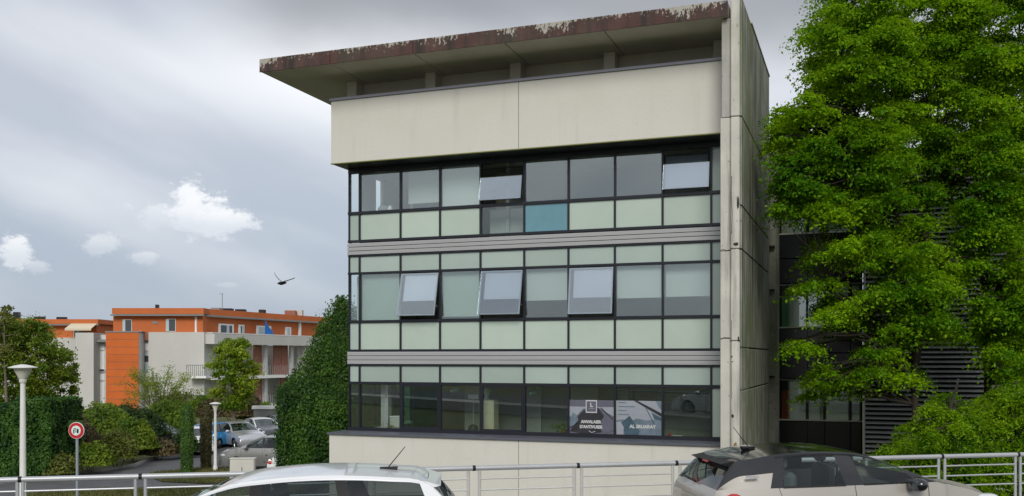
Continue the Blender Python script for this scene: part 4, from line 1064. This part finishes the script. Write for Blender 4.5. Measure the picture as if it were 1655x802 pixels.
# near white estate, nose to the left
estate = dict(W=.90, paint='paint_white', glass='car_glass', glass_rear='car_glass_dark', trim='chrome', pillar='black_plastic', crown=.012, bulge=.05, rear_ins=.10,
    E=[(2.24, .22, .78), (2.30, .46, .80), (2.20, .70, .80), (1.85, .86, .84), (1.32, .97, .86), (1.15, 1.01, .86), (.36, 1.345, .64), (-.08, 1.425, .59), (-.65, 1.457, .57), (-1.25, 1.435, .56), (-1.63, 1.375, .56), (-1.93, 1.06, .70), (-1.98, .80, .78), (-2.0, .50, .80), (-1.94, .24, .78)],
    ia=5, it=6, id=10, ib=11, sill=.24, wheels=(1.40, -1.15), wr=.325,
    side=[(-1.93, -1.93, -1.70, -1.55, 'body'), (-1.70, -1.55, -.98, -.84, 'dark'), (-.98, -.84, -.84, -.74, 'pillar'), (-.84, -.74, -.10, -.06, 'dark'), (-.10, -.06, .04, .05, 'pillar'), (.04, .05, .98, .82, 'glass'), (.98, .82, 1.15, 1.15, 'body')],
    shuts=((-.02, .02), (-.9, .15), (.82, -.05)), handles=(-.14, -.92), mirror=(.86, 1.04), mirror_mat='paint_white', lights=((2.10, .62, .76, .16, 'lamp_clear', 'headlight'), (-1.90, .78, .98, .10, 'tail_red', 'tail_light')), seats=((.02, 2), (-.80, 3)))
def near_cars():
    # estate: its roof crest lies about ten metres from the eye
    c = at(585, 0, 9.75)
    r, E, ids = make_car('estate_car', 'white estate car with chrome window trim seen over its roof at the bottom', estate, (-2.50, 9.80, 0), math.pi + R(4), sub=6)
    MB().tube([(-1.24, .0, 1.432), (-1.32, .0, 1.452), (-1.14, 0, 1.462)], [.02, .03, .012], 6).tube([(-1.22, 0, 1.46), (-1.40, 0, 1.68)], [.006, .004], 5).build('aerial', 'black_plastic', r)
    MB().prism([(-1.77, 1.345), (-1.60, 1.392), (-1.52, 1.398), (-1.52, 1.37), (-1.71, 1.328)], 'y', -.52, .52).build('roof_spoiler', 'paint_white', r)
    MB().tube([(-1.97, -.12, 1.07), (-2.0, .1, 1.10), (-1.97, .32, 1.08)], .014, 6).build('rear_wiper', 'black_plastic', r)
    bx('number_plate', 'white_paint', r, -2.035, -2.02, -.26, .26, .62, .73)
    # two-tone hatchback, nose to the right
    hatch = dict(W=.875, paint='paint_beige', roof='paint_black', glass='car_glass', glass_rear='car_glass', trim='black_plastic', pillar='paint_black', apillar='paint_black', dpillar='paint_black', crown=.022, bulge=.06, rear_ins=.13,
        E=[(1.74, .24, .70), (1.80, .52, .76), (1.74, .82, .76), (1.55, .97, .78), (1.12, 1.09, .82), (.93, 1.13, .84), (.16, 1.425, .64), (-.32, 1.482, .61), (-.85, 1.465, .60), (-1.26, 1.405, .59), (-1.48, 1.355, .58), (-1.73, 1.06, .70), (-1.79, .86, .76), (-1.80, .55, .78), (-1.74, .26, .74)],
        ia=5, it=6, id=10, ib=11, sill=.26, wheels=(1.10, -1.18), wr=.32, belt_sag=-.0, belt_bulge=.045,
        side=[(-1.73, -1.73, -1.40, -1.40, 'quarter'), (-1.40, -1.40, -1.10, -.98, 'quarter'), (-1.10, -.98, -.95, -.88, 'pillar'), (-.95, -.88, -.20, -.27, 'glass'), (-.20, -.27, .02, -.07, 'pillar'), (.02, -.07, .70, .47, 'glass'), (.70, .47, .93, .93, 'roofpillar')],
        shuts=((-.09, .04), (-1.0, .22), (.82, -.02)), handles=(-.23, -.9), handle='black_plastic', mirror=(.62, 1.12), mirror_mat='paint_black', lights=((-1.52, .74, 1.03, .19, 'tail_red', 'tail_light'), (1.62, .90, .97, .15, 'lamp_clear', 'headlight')), seats=((.10, 2), (-.75, 3)))
    c = at(1345, 0, 12.0)
    r, E, ids = make_car('hatchback_car', 'beige hatchback with black roof and red tail lights at the lower right', hatch, (c.x - .02, 12.05, 0), R(8), sub=6)
    MB().tube([(-1.04, .0, 1.46), (-1.16, .0, 1.475), (-.98, 0, 1.485)], [.02, .03, .012], 6).tube([(-1.06, 0, 1.485), (-1.26, 0, 1.74)], [.006, .004], 5).build('aerial', 'black_plastic', r)
    MB().prism([(-1.62, 1.345), (-1.46, 1.375), (-1.36, 1.385), (-1.36, 1.35), (-1.56, 1.315)], 'y', -.55, .55).build('roof_spoiler', 'black_plastic', r)
    MB().bbox(-1.628, -1.59, -.10, .10, 1.318, 1.343, b=.006).build('brake_light', 'tail_red', r)
    for s in (1, -1): bx('pillar_badge', 'chrome', r, -1.40, -1.25, min(s * .755, s * .785), max(s * .755, s * .785), 1.205, 1.225)
    MB().tube([(-1.78, -.10, 1.09), (-1.80, .12, 1.11), (-1.77, .34, 1.11)], .014, 6).build('rear_wiper', 'black_plastic', r)
    bx('number_plate', 'white_paint', r, -1.865, -1.85, -.26, .26, .62, .73)
near_cars()

sedan = dict(W=.88, paint='paint_silver', crown=.05, bulge=.05,
    E=[(2.14, .24, .76), (2.20, .48, .80), (2.08, .72, .80), (1.55, .86, .84), (1.05, .95, .85), (.90, .98, .85), (.10, 1.36, .66), (-.40, 1.44, .62), (-.85, 1.43, .61), (-1.20, 1.36, .60), (-1.40, 1.31, .60), (-1.98, .98, .72), (-2.12, .84, .78), (-2.16, .52, .80), (-2.10, .24, .76)],
    ia=5, it=6, id=10, ib=11, sill=.22, wheels=(1.32, -1.28), wr=.31,
    side=[(-1.98, -1.98, -1.45, -1.30, 'body'), (-1.45, -1.30, -.30, -.28, 'glass'), (-.30, -.28, -.18, -.18, 'pillar'), (-.18, -.18, .76, .58, 'glass'), (.76, .58, .90, .90, 'body')],
    shuts=((-.24, .0), (-1.2, .2), (.85, 0)), mirror=(.62, 1.0), lights=((1.98, .64, .78, .17, 'lamp_clear', 'headlight'), (-2.06, .68, .88, .13, 'tail_red', 'tail_light')), seats=((.0, 2), (-.85, 3)))
def park(label, px, pyb, paint, heading, kind=None, sc=1.0, name='parked_car', sub=3, **kw):
    sp = dict(sedan if kind is None else kind); sp['paint'] = paint; sp['mirror_mat'] = paint; sp.update(kw)
    p = gnd(px, pyb); r, E, i = make_car(name, label, sp, (p.x, p.y, ZG + .012), heading, 'cars parked in the lot', sub); r.scale = (sc, sc, sc); return r
mpv = dict(sedan); mpv.update(E=[(2.14, .24, .76), (2.20, .50, .80), (2.08, .80, .80), (1.70, .95, .84), (1.35, 1.04, .85), (1.20, 1.07, .85), (.30, 1.50, .66), (-.35, 1.58, .64), (-.95, 1.58, .63), (-1.50, 1.52, .62), (-1.85, 1.46, .62), (-2.08, 1.06, .76), (-2.14, .84, .80), (-2.16, .52, .80), (-2.10, .24, .76)],
    side=[(-2.08, -2.08, -1.85, -1.80, 'body'), (-1.85, -1.80, -1.10, -1.05, 'dark'), (-1.10, -1.05, -1.0, -.95, 'pillar'), (-1.0, -.95, .0, .0, 'dark'), (.0, .0, .12, .1, 'pillar'), (.12, .1, .95, .72, 'glass'), (.95, .72, 1.20, 1.20, 'body')], mirror=(.85, 1.08), shuts=((.06, 0), (-1.05, .2), (1.1, 0)))
park('grey people carrier nosing left beside the evergreen tree', 436, 758, 'paint_grey', math.pi - R(4), mpv)
park('silver car with its nose towards us between the blue and the pale-roofed cars', 387, 722, 'paint_silver', R(-52))
park('bright blue hatchback seen from behind beside the far lamp post', 354, 722, 'paint_blue', R(74), mpv, .92)
park('black car with a white roof parked at the end of the row', 424, 713, 'paint_charcoal', R(-52), roof='paint_white', apillar='paint_white')
park('white car with black front half hidden by the brownish cypress', 318, 731, 'paint_white', R(-70), sc=.95)
park('charcoal car mostly hidden behind shrubs left of the green cypress', 262, 722, 'paint_charcoal', R(-15))
park('dark blue car at the back right of the parking row', 458, 706, 'paint_charcoal', R(-52))
park('white car showing only its red tail light beside the evergreen', 519, 775, 'paint_white', R(-5))

# ---------------------------------------------------------------- railing along the pavement
def railing():
    RL = empty('street_railing', tuple(road_pt(0, 0, .14))); tag(RL, 'tubular steel railing in bays with paired posts along the pavement', 'railing')
    inv = road_pt(0, 0, .14)
    # bays measured from the paired posts seen in the photo
    def s_at(px):
        d = (px - CX) / F; return (d * RO.y - RO.x) / (RU.x - d * RU.y)
    bays = [(-150, 28), (37, 219), (235, 412), (425, 592), (605, 757), (775, 928), (940, 1087), (1099, 1243), (1255, 1388), (1400, 1517), (1527, 1641), (1649, 1752)]
    for k, (a, b) in enumerate(bays):
        s0, s1 = s_at(a), s_at(b); m = 'galv' if (k < 4 or k > 8) else 'rail_light'
        def pt(s, z): return road_pt(s, 0, z) - inv
        prev = s_at(bays[k - 1][1]) if k else s0 - .1; nxt = s_at(bays[k + 1][0]) if k + 1 < len(bays) else s1 + .1
        zt = 1.105
        MB().tube([pt((prev + s0) / 2 + .006, zt), pt((s1 + nxt) / 2 - .006, zt)], .034, 12).build('handrail', 'galv', RL, smooth=True)
        for z in (.96, .81, .66, .40, .25): MB().tube([pt(s0, z), pt(s1, z)], .012, 8).build('rail_bar', m, RL, smooth=True)
        for s in (s0, s1):
            q = pt(s, 0); MB().tube([q, pt(s, zt - .03)], .022, 8).build('post', m, RL, smooth=True)
            MB().lathe([(.06, .001), (.06, .012), (.03, .014)], 12, q.x, q.y, 0).build('base_plate', m, RL)
        for s in ((s1 + nxt) / 2,):
            MB().tube([pt(s - .02, zt), pt(s + .02, zt)], .038, 12).build('coupling', 'black_plastic', RL)
railing()

# ---------------------------------------------------------------- lamps, sign, cabinet, bird
def lamp_post(px, pyt, Y, zb, label, hw):
    t = at(px, pyt, Y); root = empty('lamp_post', (t.x, Y, zb)); tag(root, label, 'lamp post', 'lamp posts with flat white hoods'); h = t.z - zb
    MB().lathe([(.11, 0), (.11, .25), (.075, .32), (.068, h * .5), (.055, h - .42)], 14).build('pole', 'lamp_white', root, smooth=True)
    MB().lathe([(.075, h - .42), (.085, h - .36), (.08, h - .34), (.20 * hw / .34, h - .15), (.21 * hw / .34, h - .09)], 18).build('lantern', 'cream_metal', root, smooth=True)
    MB().lathe([(.02, h - .10), (hw, h - .085), (hw + .005, h - .07), (hw * .6, h - .03), (hw * .2, h - .005), (.01, h)], 24).build('hood', 'lamp_white', root, smooth=True)
x = at(37, 0, 22).x
lamp_post(37, 589, 22, ground_z(x, 22), 'near lamp post with flat white hood in front of the hedge', .31)
lamp_post(348, 650, gnd(0, 763).y, ZG, 'far lamp post with flat white hood beside the brownish cypress', .27)
def sign():
    Y = 34.0; c = at(123.5, 696, Y); zb = ground_z(c.x, Y); root = empty('road_sign', (c.x, Y, zb), R(-6)); tag(root, 'round red-ringed sign with mint centre on a grey post', 'sign')
    h = c.z - zb; r = .29
    MB().tube([(0, .05, -.1), (0.0, .05, h + .1)], .05, 10).build('post', 'post_grey', root, smooth=True)
    MB().lathe([(r, -.01), (r + .008, 0), (r, .012)], 36, 0, 0, h, 'y').build('backplate', 'white_paint', root, smooth=True)
    MB().lathe([(r * .96, -.018), (r * .96, -.012)], 36, 0, 0, h, 'y').build('red_ring', 'sign_red', root)
    MB().lathe([(r * .60, -.026), (r * .60, -.0185)], 36, 0, 0, h, 'y').build('white_ring', 'white_paint', root)
    MB().lathe([(r * .54, -.031), (r * .54, -.0265)], 36, 0, 0, h, 'y').build('centre_disc', 'sign_mint', root)
    g = MB(); g.bbox(-.10, -.055, -.036, -.0315, h - .10, h + .04, b=.002); g.bbox(.03, .10, -.036, -.0315, h - .09, h + .06, b=.002); g.bbox(-.015, .005, -.036, -.0315, h - .06, h + .10, b=.002); g.bbox(-.08, -.03, -.036, -.0315, h + .05, h + .085, b=.002)
    g.build('symbol', 'black_plastic', root)
    bx('rear_plate', 'leaf_dark', root, -.30, .24, .02, .04, h + .16, h + .36)
sign()
def cabinet():
    p = gnd(391, 778); root = empty('utility_cabinet', (p.x, p.y, ZG), R(3)); tag(root, 'cream utility cabinet on the grass by the white car roof', 'cabinet')
    w = 40 / F * p.y / 2; h = at(0, 741, p.y).z - ZG
    bx('plinth', 'kerb', root, -w, w, 0, .4, 0, .10); bx('body', 'cream_metal', root, -w + .01, w - .01, .01, .39, .102, h - .03, b=.012); bx('lid', 'cream_metal', root, -w - .015, w + .015, -.02, .42, h - .028, h, b=.01)
    bx('door', 'cream_metal', root, -w + .05, w - .05, -.004, .009, .16, h - .08, b=.003); bx('latch', 'black_plastic', root, -.012, .012, -.02, -.005, h * .42, h * .62)
cabinet()
def bird():
    c = at(456, 456, 40); root = empty('flying_bird', c); tag(root, 'black bird flying with raised wings left of the office building', 'bird')
    # body, tail, head and two swept wings as one continuous skin
    mb = MB(); n = 10
    secs = [(-.26, .012, .035, .0), (-.18, .03, .05, .0), (-.06, .065, .065, .0), (.06, .075, .075, .0), (.14, .055, .06, .01), (.20, .048, .05, .02), (.25, .03, .032, .02), (.31, .006, .008, .01)]
    rows = []
    for (t, rx, rz, dz) in secs: rows.append([(-.45 * t + math.cos(k * 6.283 / n) * rx, -t * .8, -.16 * t - .05 + dz + math.sin(k * 6.283 / n) * rz) for k in range(n + 1)])
    mb.grid(rows)
    for sg, tips in ((-1, [(0, 0, 0), (-.14, .02, .11), (-.27, .05, .26), (-.36, .12, .40)]), (1, [(.02, 0, 0), (.18, .03, .05), (.36, .06, .11), (.50, .14, .18)])):
        ch = [.20, .19, .13, .02]; top = []; bot = []
        for (p, c_) in zip(tips, ch):
            x, y, z = p; top.append([(x, y - c_ * .5, z - .0), (x, y - c_ * .15, z + .022), (x, y + c_ * .5, z + .004)]); bot.append([(x, y - c_ * .5, z - .002), (x, y, z - .012), (x, y + c_ * .5, z - .0)])
        mb.grid(top); mb.grid(bot)
    mb.build('body', 'feather', root, smooth='all')
    MB().add([(.10, .20, -.02), (.03, .18, -.02), (.14, .34, .0), (.24, .30, .0), (.10, .20, -.005), (.14, .34, .012), (.24, .30, .012)], [(0, 1, 2, 3), (4, 1, 5, 6)]).build('tail', 'feather', root)
bird()

# ---------------------------------------------------------------- posters and things inside the windows
def text_mesh(s, size, name, m, parent, loc, extr=.002, sx=1.0):
    cu = bpy.data.curves.new(name, 'FONT'); cu.body = s; cu.size = size; cu.align_x = 'CENTER'; cu.align_y = 'CENTER'; cu.extrude = extr; cu.offset = .006
    tmp = bpy.data.objects.new('tmp', cu); C.objects.link(tmp)
    dg = bpy.context.evaluated_depsgraph_get(); me = bpy.data.meshes.new_from_object(tmp.evaluated_get(dg)); bpy.data.objects.remove(tmp)
    me.materials.clear(); me.materials.append(MATS[m]); o = bpy.data.objects.new(name, me); C.objects.link(o); o.parent = parent; o.location = loc; o.rotation_euler = (R(90), 0, 0); o.scale = (sx, 1, 1); return o
def inside_point(u, v): return (G0[0] + UX * u + VX * v, G0[1] + UY * u + VY * v)
def poly(name, m, par, pts, y): return MB().prism(pts, 'y', y - .002, y + .0).build(name, m, par)
def posters():
    def base(u0, u1, label):
        x, y = inside_point(u0, -.008); r = empty('window_poster', (x, y, .49), -A0); tag(r, label, 'poster'); return r
    u0, u1 = ML[6] + .03, ML[7] - .03; w = u1 - u0; hh = .93
    r = base(u0, u1, 'dark poster with square emblem and two lines of white lettering'); bx('sheet', 'poster_grey', r, 0, w, 0, .006, 0, hh)
    poly('pale_field', 'poster_pale', r, [(0, hh * .50), (.18, hh * .50), (.40, hh * .74), (.82, hh * .78), (w, hh * .52), (w, hh * .80), (0, hh * .80)], -.001)
    poly('roof_shape', 'poster_dark', r, [(.02, .06), (.22, hh * .48), (.42, hh * .70), (.66, hh * .60), (.82, hh * .79), (.98, hh * .55), (.94, .05), (.6, .0), (.3, .0)], -.004)
    poly('slate_shape', 'poster_grey', r, [(.92, hh * .42), (1.10, hh * .62), (w, hh * .48), (w, .1), (1.0, .02), (.90, .1)], -.007)
    poly('slate_shape', 'poster_slate', r, [(0, hh * .40), (.10, hh * .62), (.2, hh * .55), (.26, hh * .40), (.10, .2), (0, .2)], -.007)
    MB().tube([(.90, -.012, hh * .78), (1.24, -.012, hh * .44)], .014, 5).build('stripe', 'poster_dark', r)
    for (a, b, c, d) in ((.02, .15, .25, .3), (.03, .05, .22, .18)): MB().tube([(a, -.010, b), (c, -.010, d)], .008, 4).build('stripe', 'poster_dark', r)
    bx('emblem_border', 'poster_white', r, .47, .79, -.014, -.009, hh * .62, hh * 1.0); bx('emblem_field', 'poster_grey', r, .495, .765, -.018, -.0145, hh * .655, hh * .965)
    text_mesh('L', .16, 'emblem_letter', 'poster_white', r, (.635, -.021, hh * .85)); bx('emblem_line', 'poster_white', r, .56, .71, -.021, -.0185, hh * .745, hh * .752)
    text_mesh('ANVALAIER', .115, 'lettering', 'poster_white', r, (.62, -.012, .325), sx=.95); text_mesh("D'ANTIVUSER", .115, 'lettering', 'poster_white', r, (.62, -.012, .185), sx=.92)
    MB().tube([(.56, -.012, .075), (.64, -.012, .03), (.74, -.012, .07)], .010, 5).build('chevron', 'poster_white', r)
    u0, u1 = ML[7] + .03, ML[8] - .03; w = u1 - u0
    r = base(u0, u1, 'pale blue-grey poster with slanting dark beam and white lettering'); bx('sheet', 'poster_pale', r, 0, w, 0, .006, 0, hh)
    poly('slate_shape', 'poster_slate', r, [(0, .0), (0, .38), (.18, .42), (.38, .36), (.58, .45), (.85, .40), (w, .46), (w, 0)], -.001)
    poly('teal_shape', 'poster_teal', r, [(.14, .32), (.38, .52), (.66, .10), (.62, .0), (.25, .0)], -.004)
    poly('pale_shape', 'poster_pale', r, [(0, .34), (.12, .36), (.22, .2), (.2, 0), (.02, 0)], -.007)
    poly('beam', 'poster_dark', r, [(.50, hh), (.60, hh), (w, .60), (w, .50), (.66, .84)], -.004)
    poly('teal_shape', 'poster_teal', r, [(.98, .62), (w, .48), (w, .40), (1.06, .45)], -.007)
    poly('slate_shape', 'poster_slate', r, [(1.10, hh), (w, hh), (w, .70), (1.20, .74)], -.007)
    MB().tube([(.82, -.010, .76), (1.05, -.010, .32)], .008, 4).build('stripe', 'poster_teal', r)
    for k, L in enumerate((.22, .46, .24, .30)): bx('text_line', 'poster_slate', r, .06, .06 + L, -.008, -.0045, hh * .93 - k * .108, hh * .955 - k * .108)
    text_mesh("AL SRUARAY", .125, 'lettering', 'poster_white', r, (.74, -.013, .225), sx=1.0)
posters()
def inside():
    def thing(name, label, cat, u, v, z): x, y = inside_point(u, v); return tag(empty(name, (x, y, z), -A0), label, cat)
    r = thing('storage_box', 'pale box on the ground-floor sill near the glass corner', 'box', 1.42, .35, .49); bx('body', 'cream_metal', r, -.17, .17, -.12, .16, 0, .30, b=.01); bx('lid', 'white_paint', r, -.18, .18, -.13, .17, .301, .34, b=.01); bx('box_foot', 'kerb', r, -.15, .15, -.1, .14, -.10, -.001)
    r = thing('cupboard', 'tall pale yellow cupboard behind the third ground-floor window', 'cupboard', 4.20, .75, -.5); bx('carcass', 'door_cream', r, -.17, .30, -.2, .2, 0, 1.85, b=.01); bx('door', 'door_cream', r, -.15, .28, -.222, -.202, .05, 1.82, b=.004); bx('handle', 'galv', r, -.12, -.10, -.25, -.223, .9, 1.1)
    r = thing('mannequin_bust', 'white bust-shaped ornament standing on the pale yellow cupboard', 'ornament', 4.2, .75, 1.352); MB().lathe([(.09, 0), (.10, .03), (.05, .08), (.11, .2), (.13, .30), (.05, .38), (.06, .44), (.02, .50)], 12).build('bust', 'white_paint', r, smooth='all')
    r = thing('hanging_sign', 'small white board on a stand behind the third ground-floor window', 'sign', 3.70, .9, -.5); bx('board', 'white_paint', r, -.17, .17, -.01, .01, 1.86, 1.99, b=.004); MB().tube([(0, .01, 0), (0, .012, 1.86)], .012, 6).build('stand', 'galv', r); MB().lathe([(.16, .9), (.16, .98), (.10, 1.08), (.02, 1.10)], 14).build('weight', 'black_plastic', r, smooth=True)
    for k, (u, z, lab) in enumerate(((3.32, 1.62, 'teal spotlight hanging left of the small white board'), (5.80, 1.58, 'teal spotlight hanging in the dark ground-floor window left of the posters'))):
        r = thing('spotlight', lab, 'lamp', u, .45, z); MB().tube([(0, 0, .06), (0, 0, .75)], .012, 6).build('rod', 'black_plastic', r); MB().tube([(-.10, -.05, 0), (.02, 0, .03), (.10, .06, .06)], [.085, .08, .04], 12).build('head', 'spandrel_teal', r, smooth=True); MB().ball((-.09, -.09, -.01), .045, 10, 6).build('lens', 'lamp_clear', r, smooth='all')
    r = thing('potted_plant', 'green plant on the sill left of the dark emblem poster', 'plant', 6.7, .4, .40); MB().lathe([(.09, 0), (.12, .14), (.10, .14)], 12).build('pot', 'far_brick', r); P = rng.normal(size=(160, 3)) * np.array([.16, .12, .07]) + np.array([0, 0, .2]); leaf_mesh('foliage', P, rng.normal(size=P.shape) + np.array([0, -.5, 1]), np.full(160, .08), 'leaf_bright', r)
    r = thing('potted_plant', 'small yellowish plant beside the pale box at the corner', 'plant', 1.25, .25, .42); MB().lathe([(.06, 0), (.08, .07), (.07, .07)], 12).build('pot', 'far_brick', r); P = rng.normal(size=(80, 3)) * np.array([.09, .07, .05]) + np.array([0, 0, .12]); leaf_mesh('foliage', P, rng.normal(size=P.shape) + np.array([0, -.5, 1]), np.full(80, .06), 'leaf_olive', r)
    r = thing('hand_bag', 'grey bag lying on the top-floor sill by the glass corner', 'bag', .98, .35, 7.02); MB().ball((0, 0, .10), (.20, .12, .11), 14, 8).build('body', 'far_grey', r, smooth='all'); MB().tube([(-.12, -.02, .17), (-.08, -.02, .26), (.08, -.02, .26), (.12, -.02, .17)], .012, 6).build('handle', 'black_plastic', r); MB().ball((.22, .0, .09), (.07, .09, .12), 12, 7).build('pocket', 'white_paint', r, smooth='all')
    r = thing('inner_ledge', 'grey window ledge behind the top-floor corner window', 'ledge', .4, .12, 6.95); bx('board', 'inner_wall', r, 0, 1.3, 0, .5, .01, .055, b=.005); bx('board_bracket', 'far_grey', r, .1, .2, .1, .4, -.2, .008)
    r = thing('desk_fan', 'small dark desk fan silhouette behind the second ground-floor window', 'fan', 2.25, .35, .46); MB().lathe([(.07, 0), (.06, .02), (.012, .04), (.012, .2)], 10).build('stand', 'black_plastic', r); MB().lathe([(.06, -.03), (.075, 0), (.06, .03)], 12, 0, 0, .24, 'y').build('head', 'black_plastic', r)
    r = thing('paper_sheet', 'small leaflet with a red dot on the sill in the rightmost ground-floor window', 'leaflet', 9.75, .2, .44); bx('sheet', 'cream_metal', r, .05, .35, 0, .12, 0, .05, b=.005); MB().ball((0, .05, .06), (.05, .03, .06), 10, 6).build('red_knob', 'tail_red', r, smooth='all')
inside()
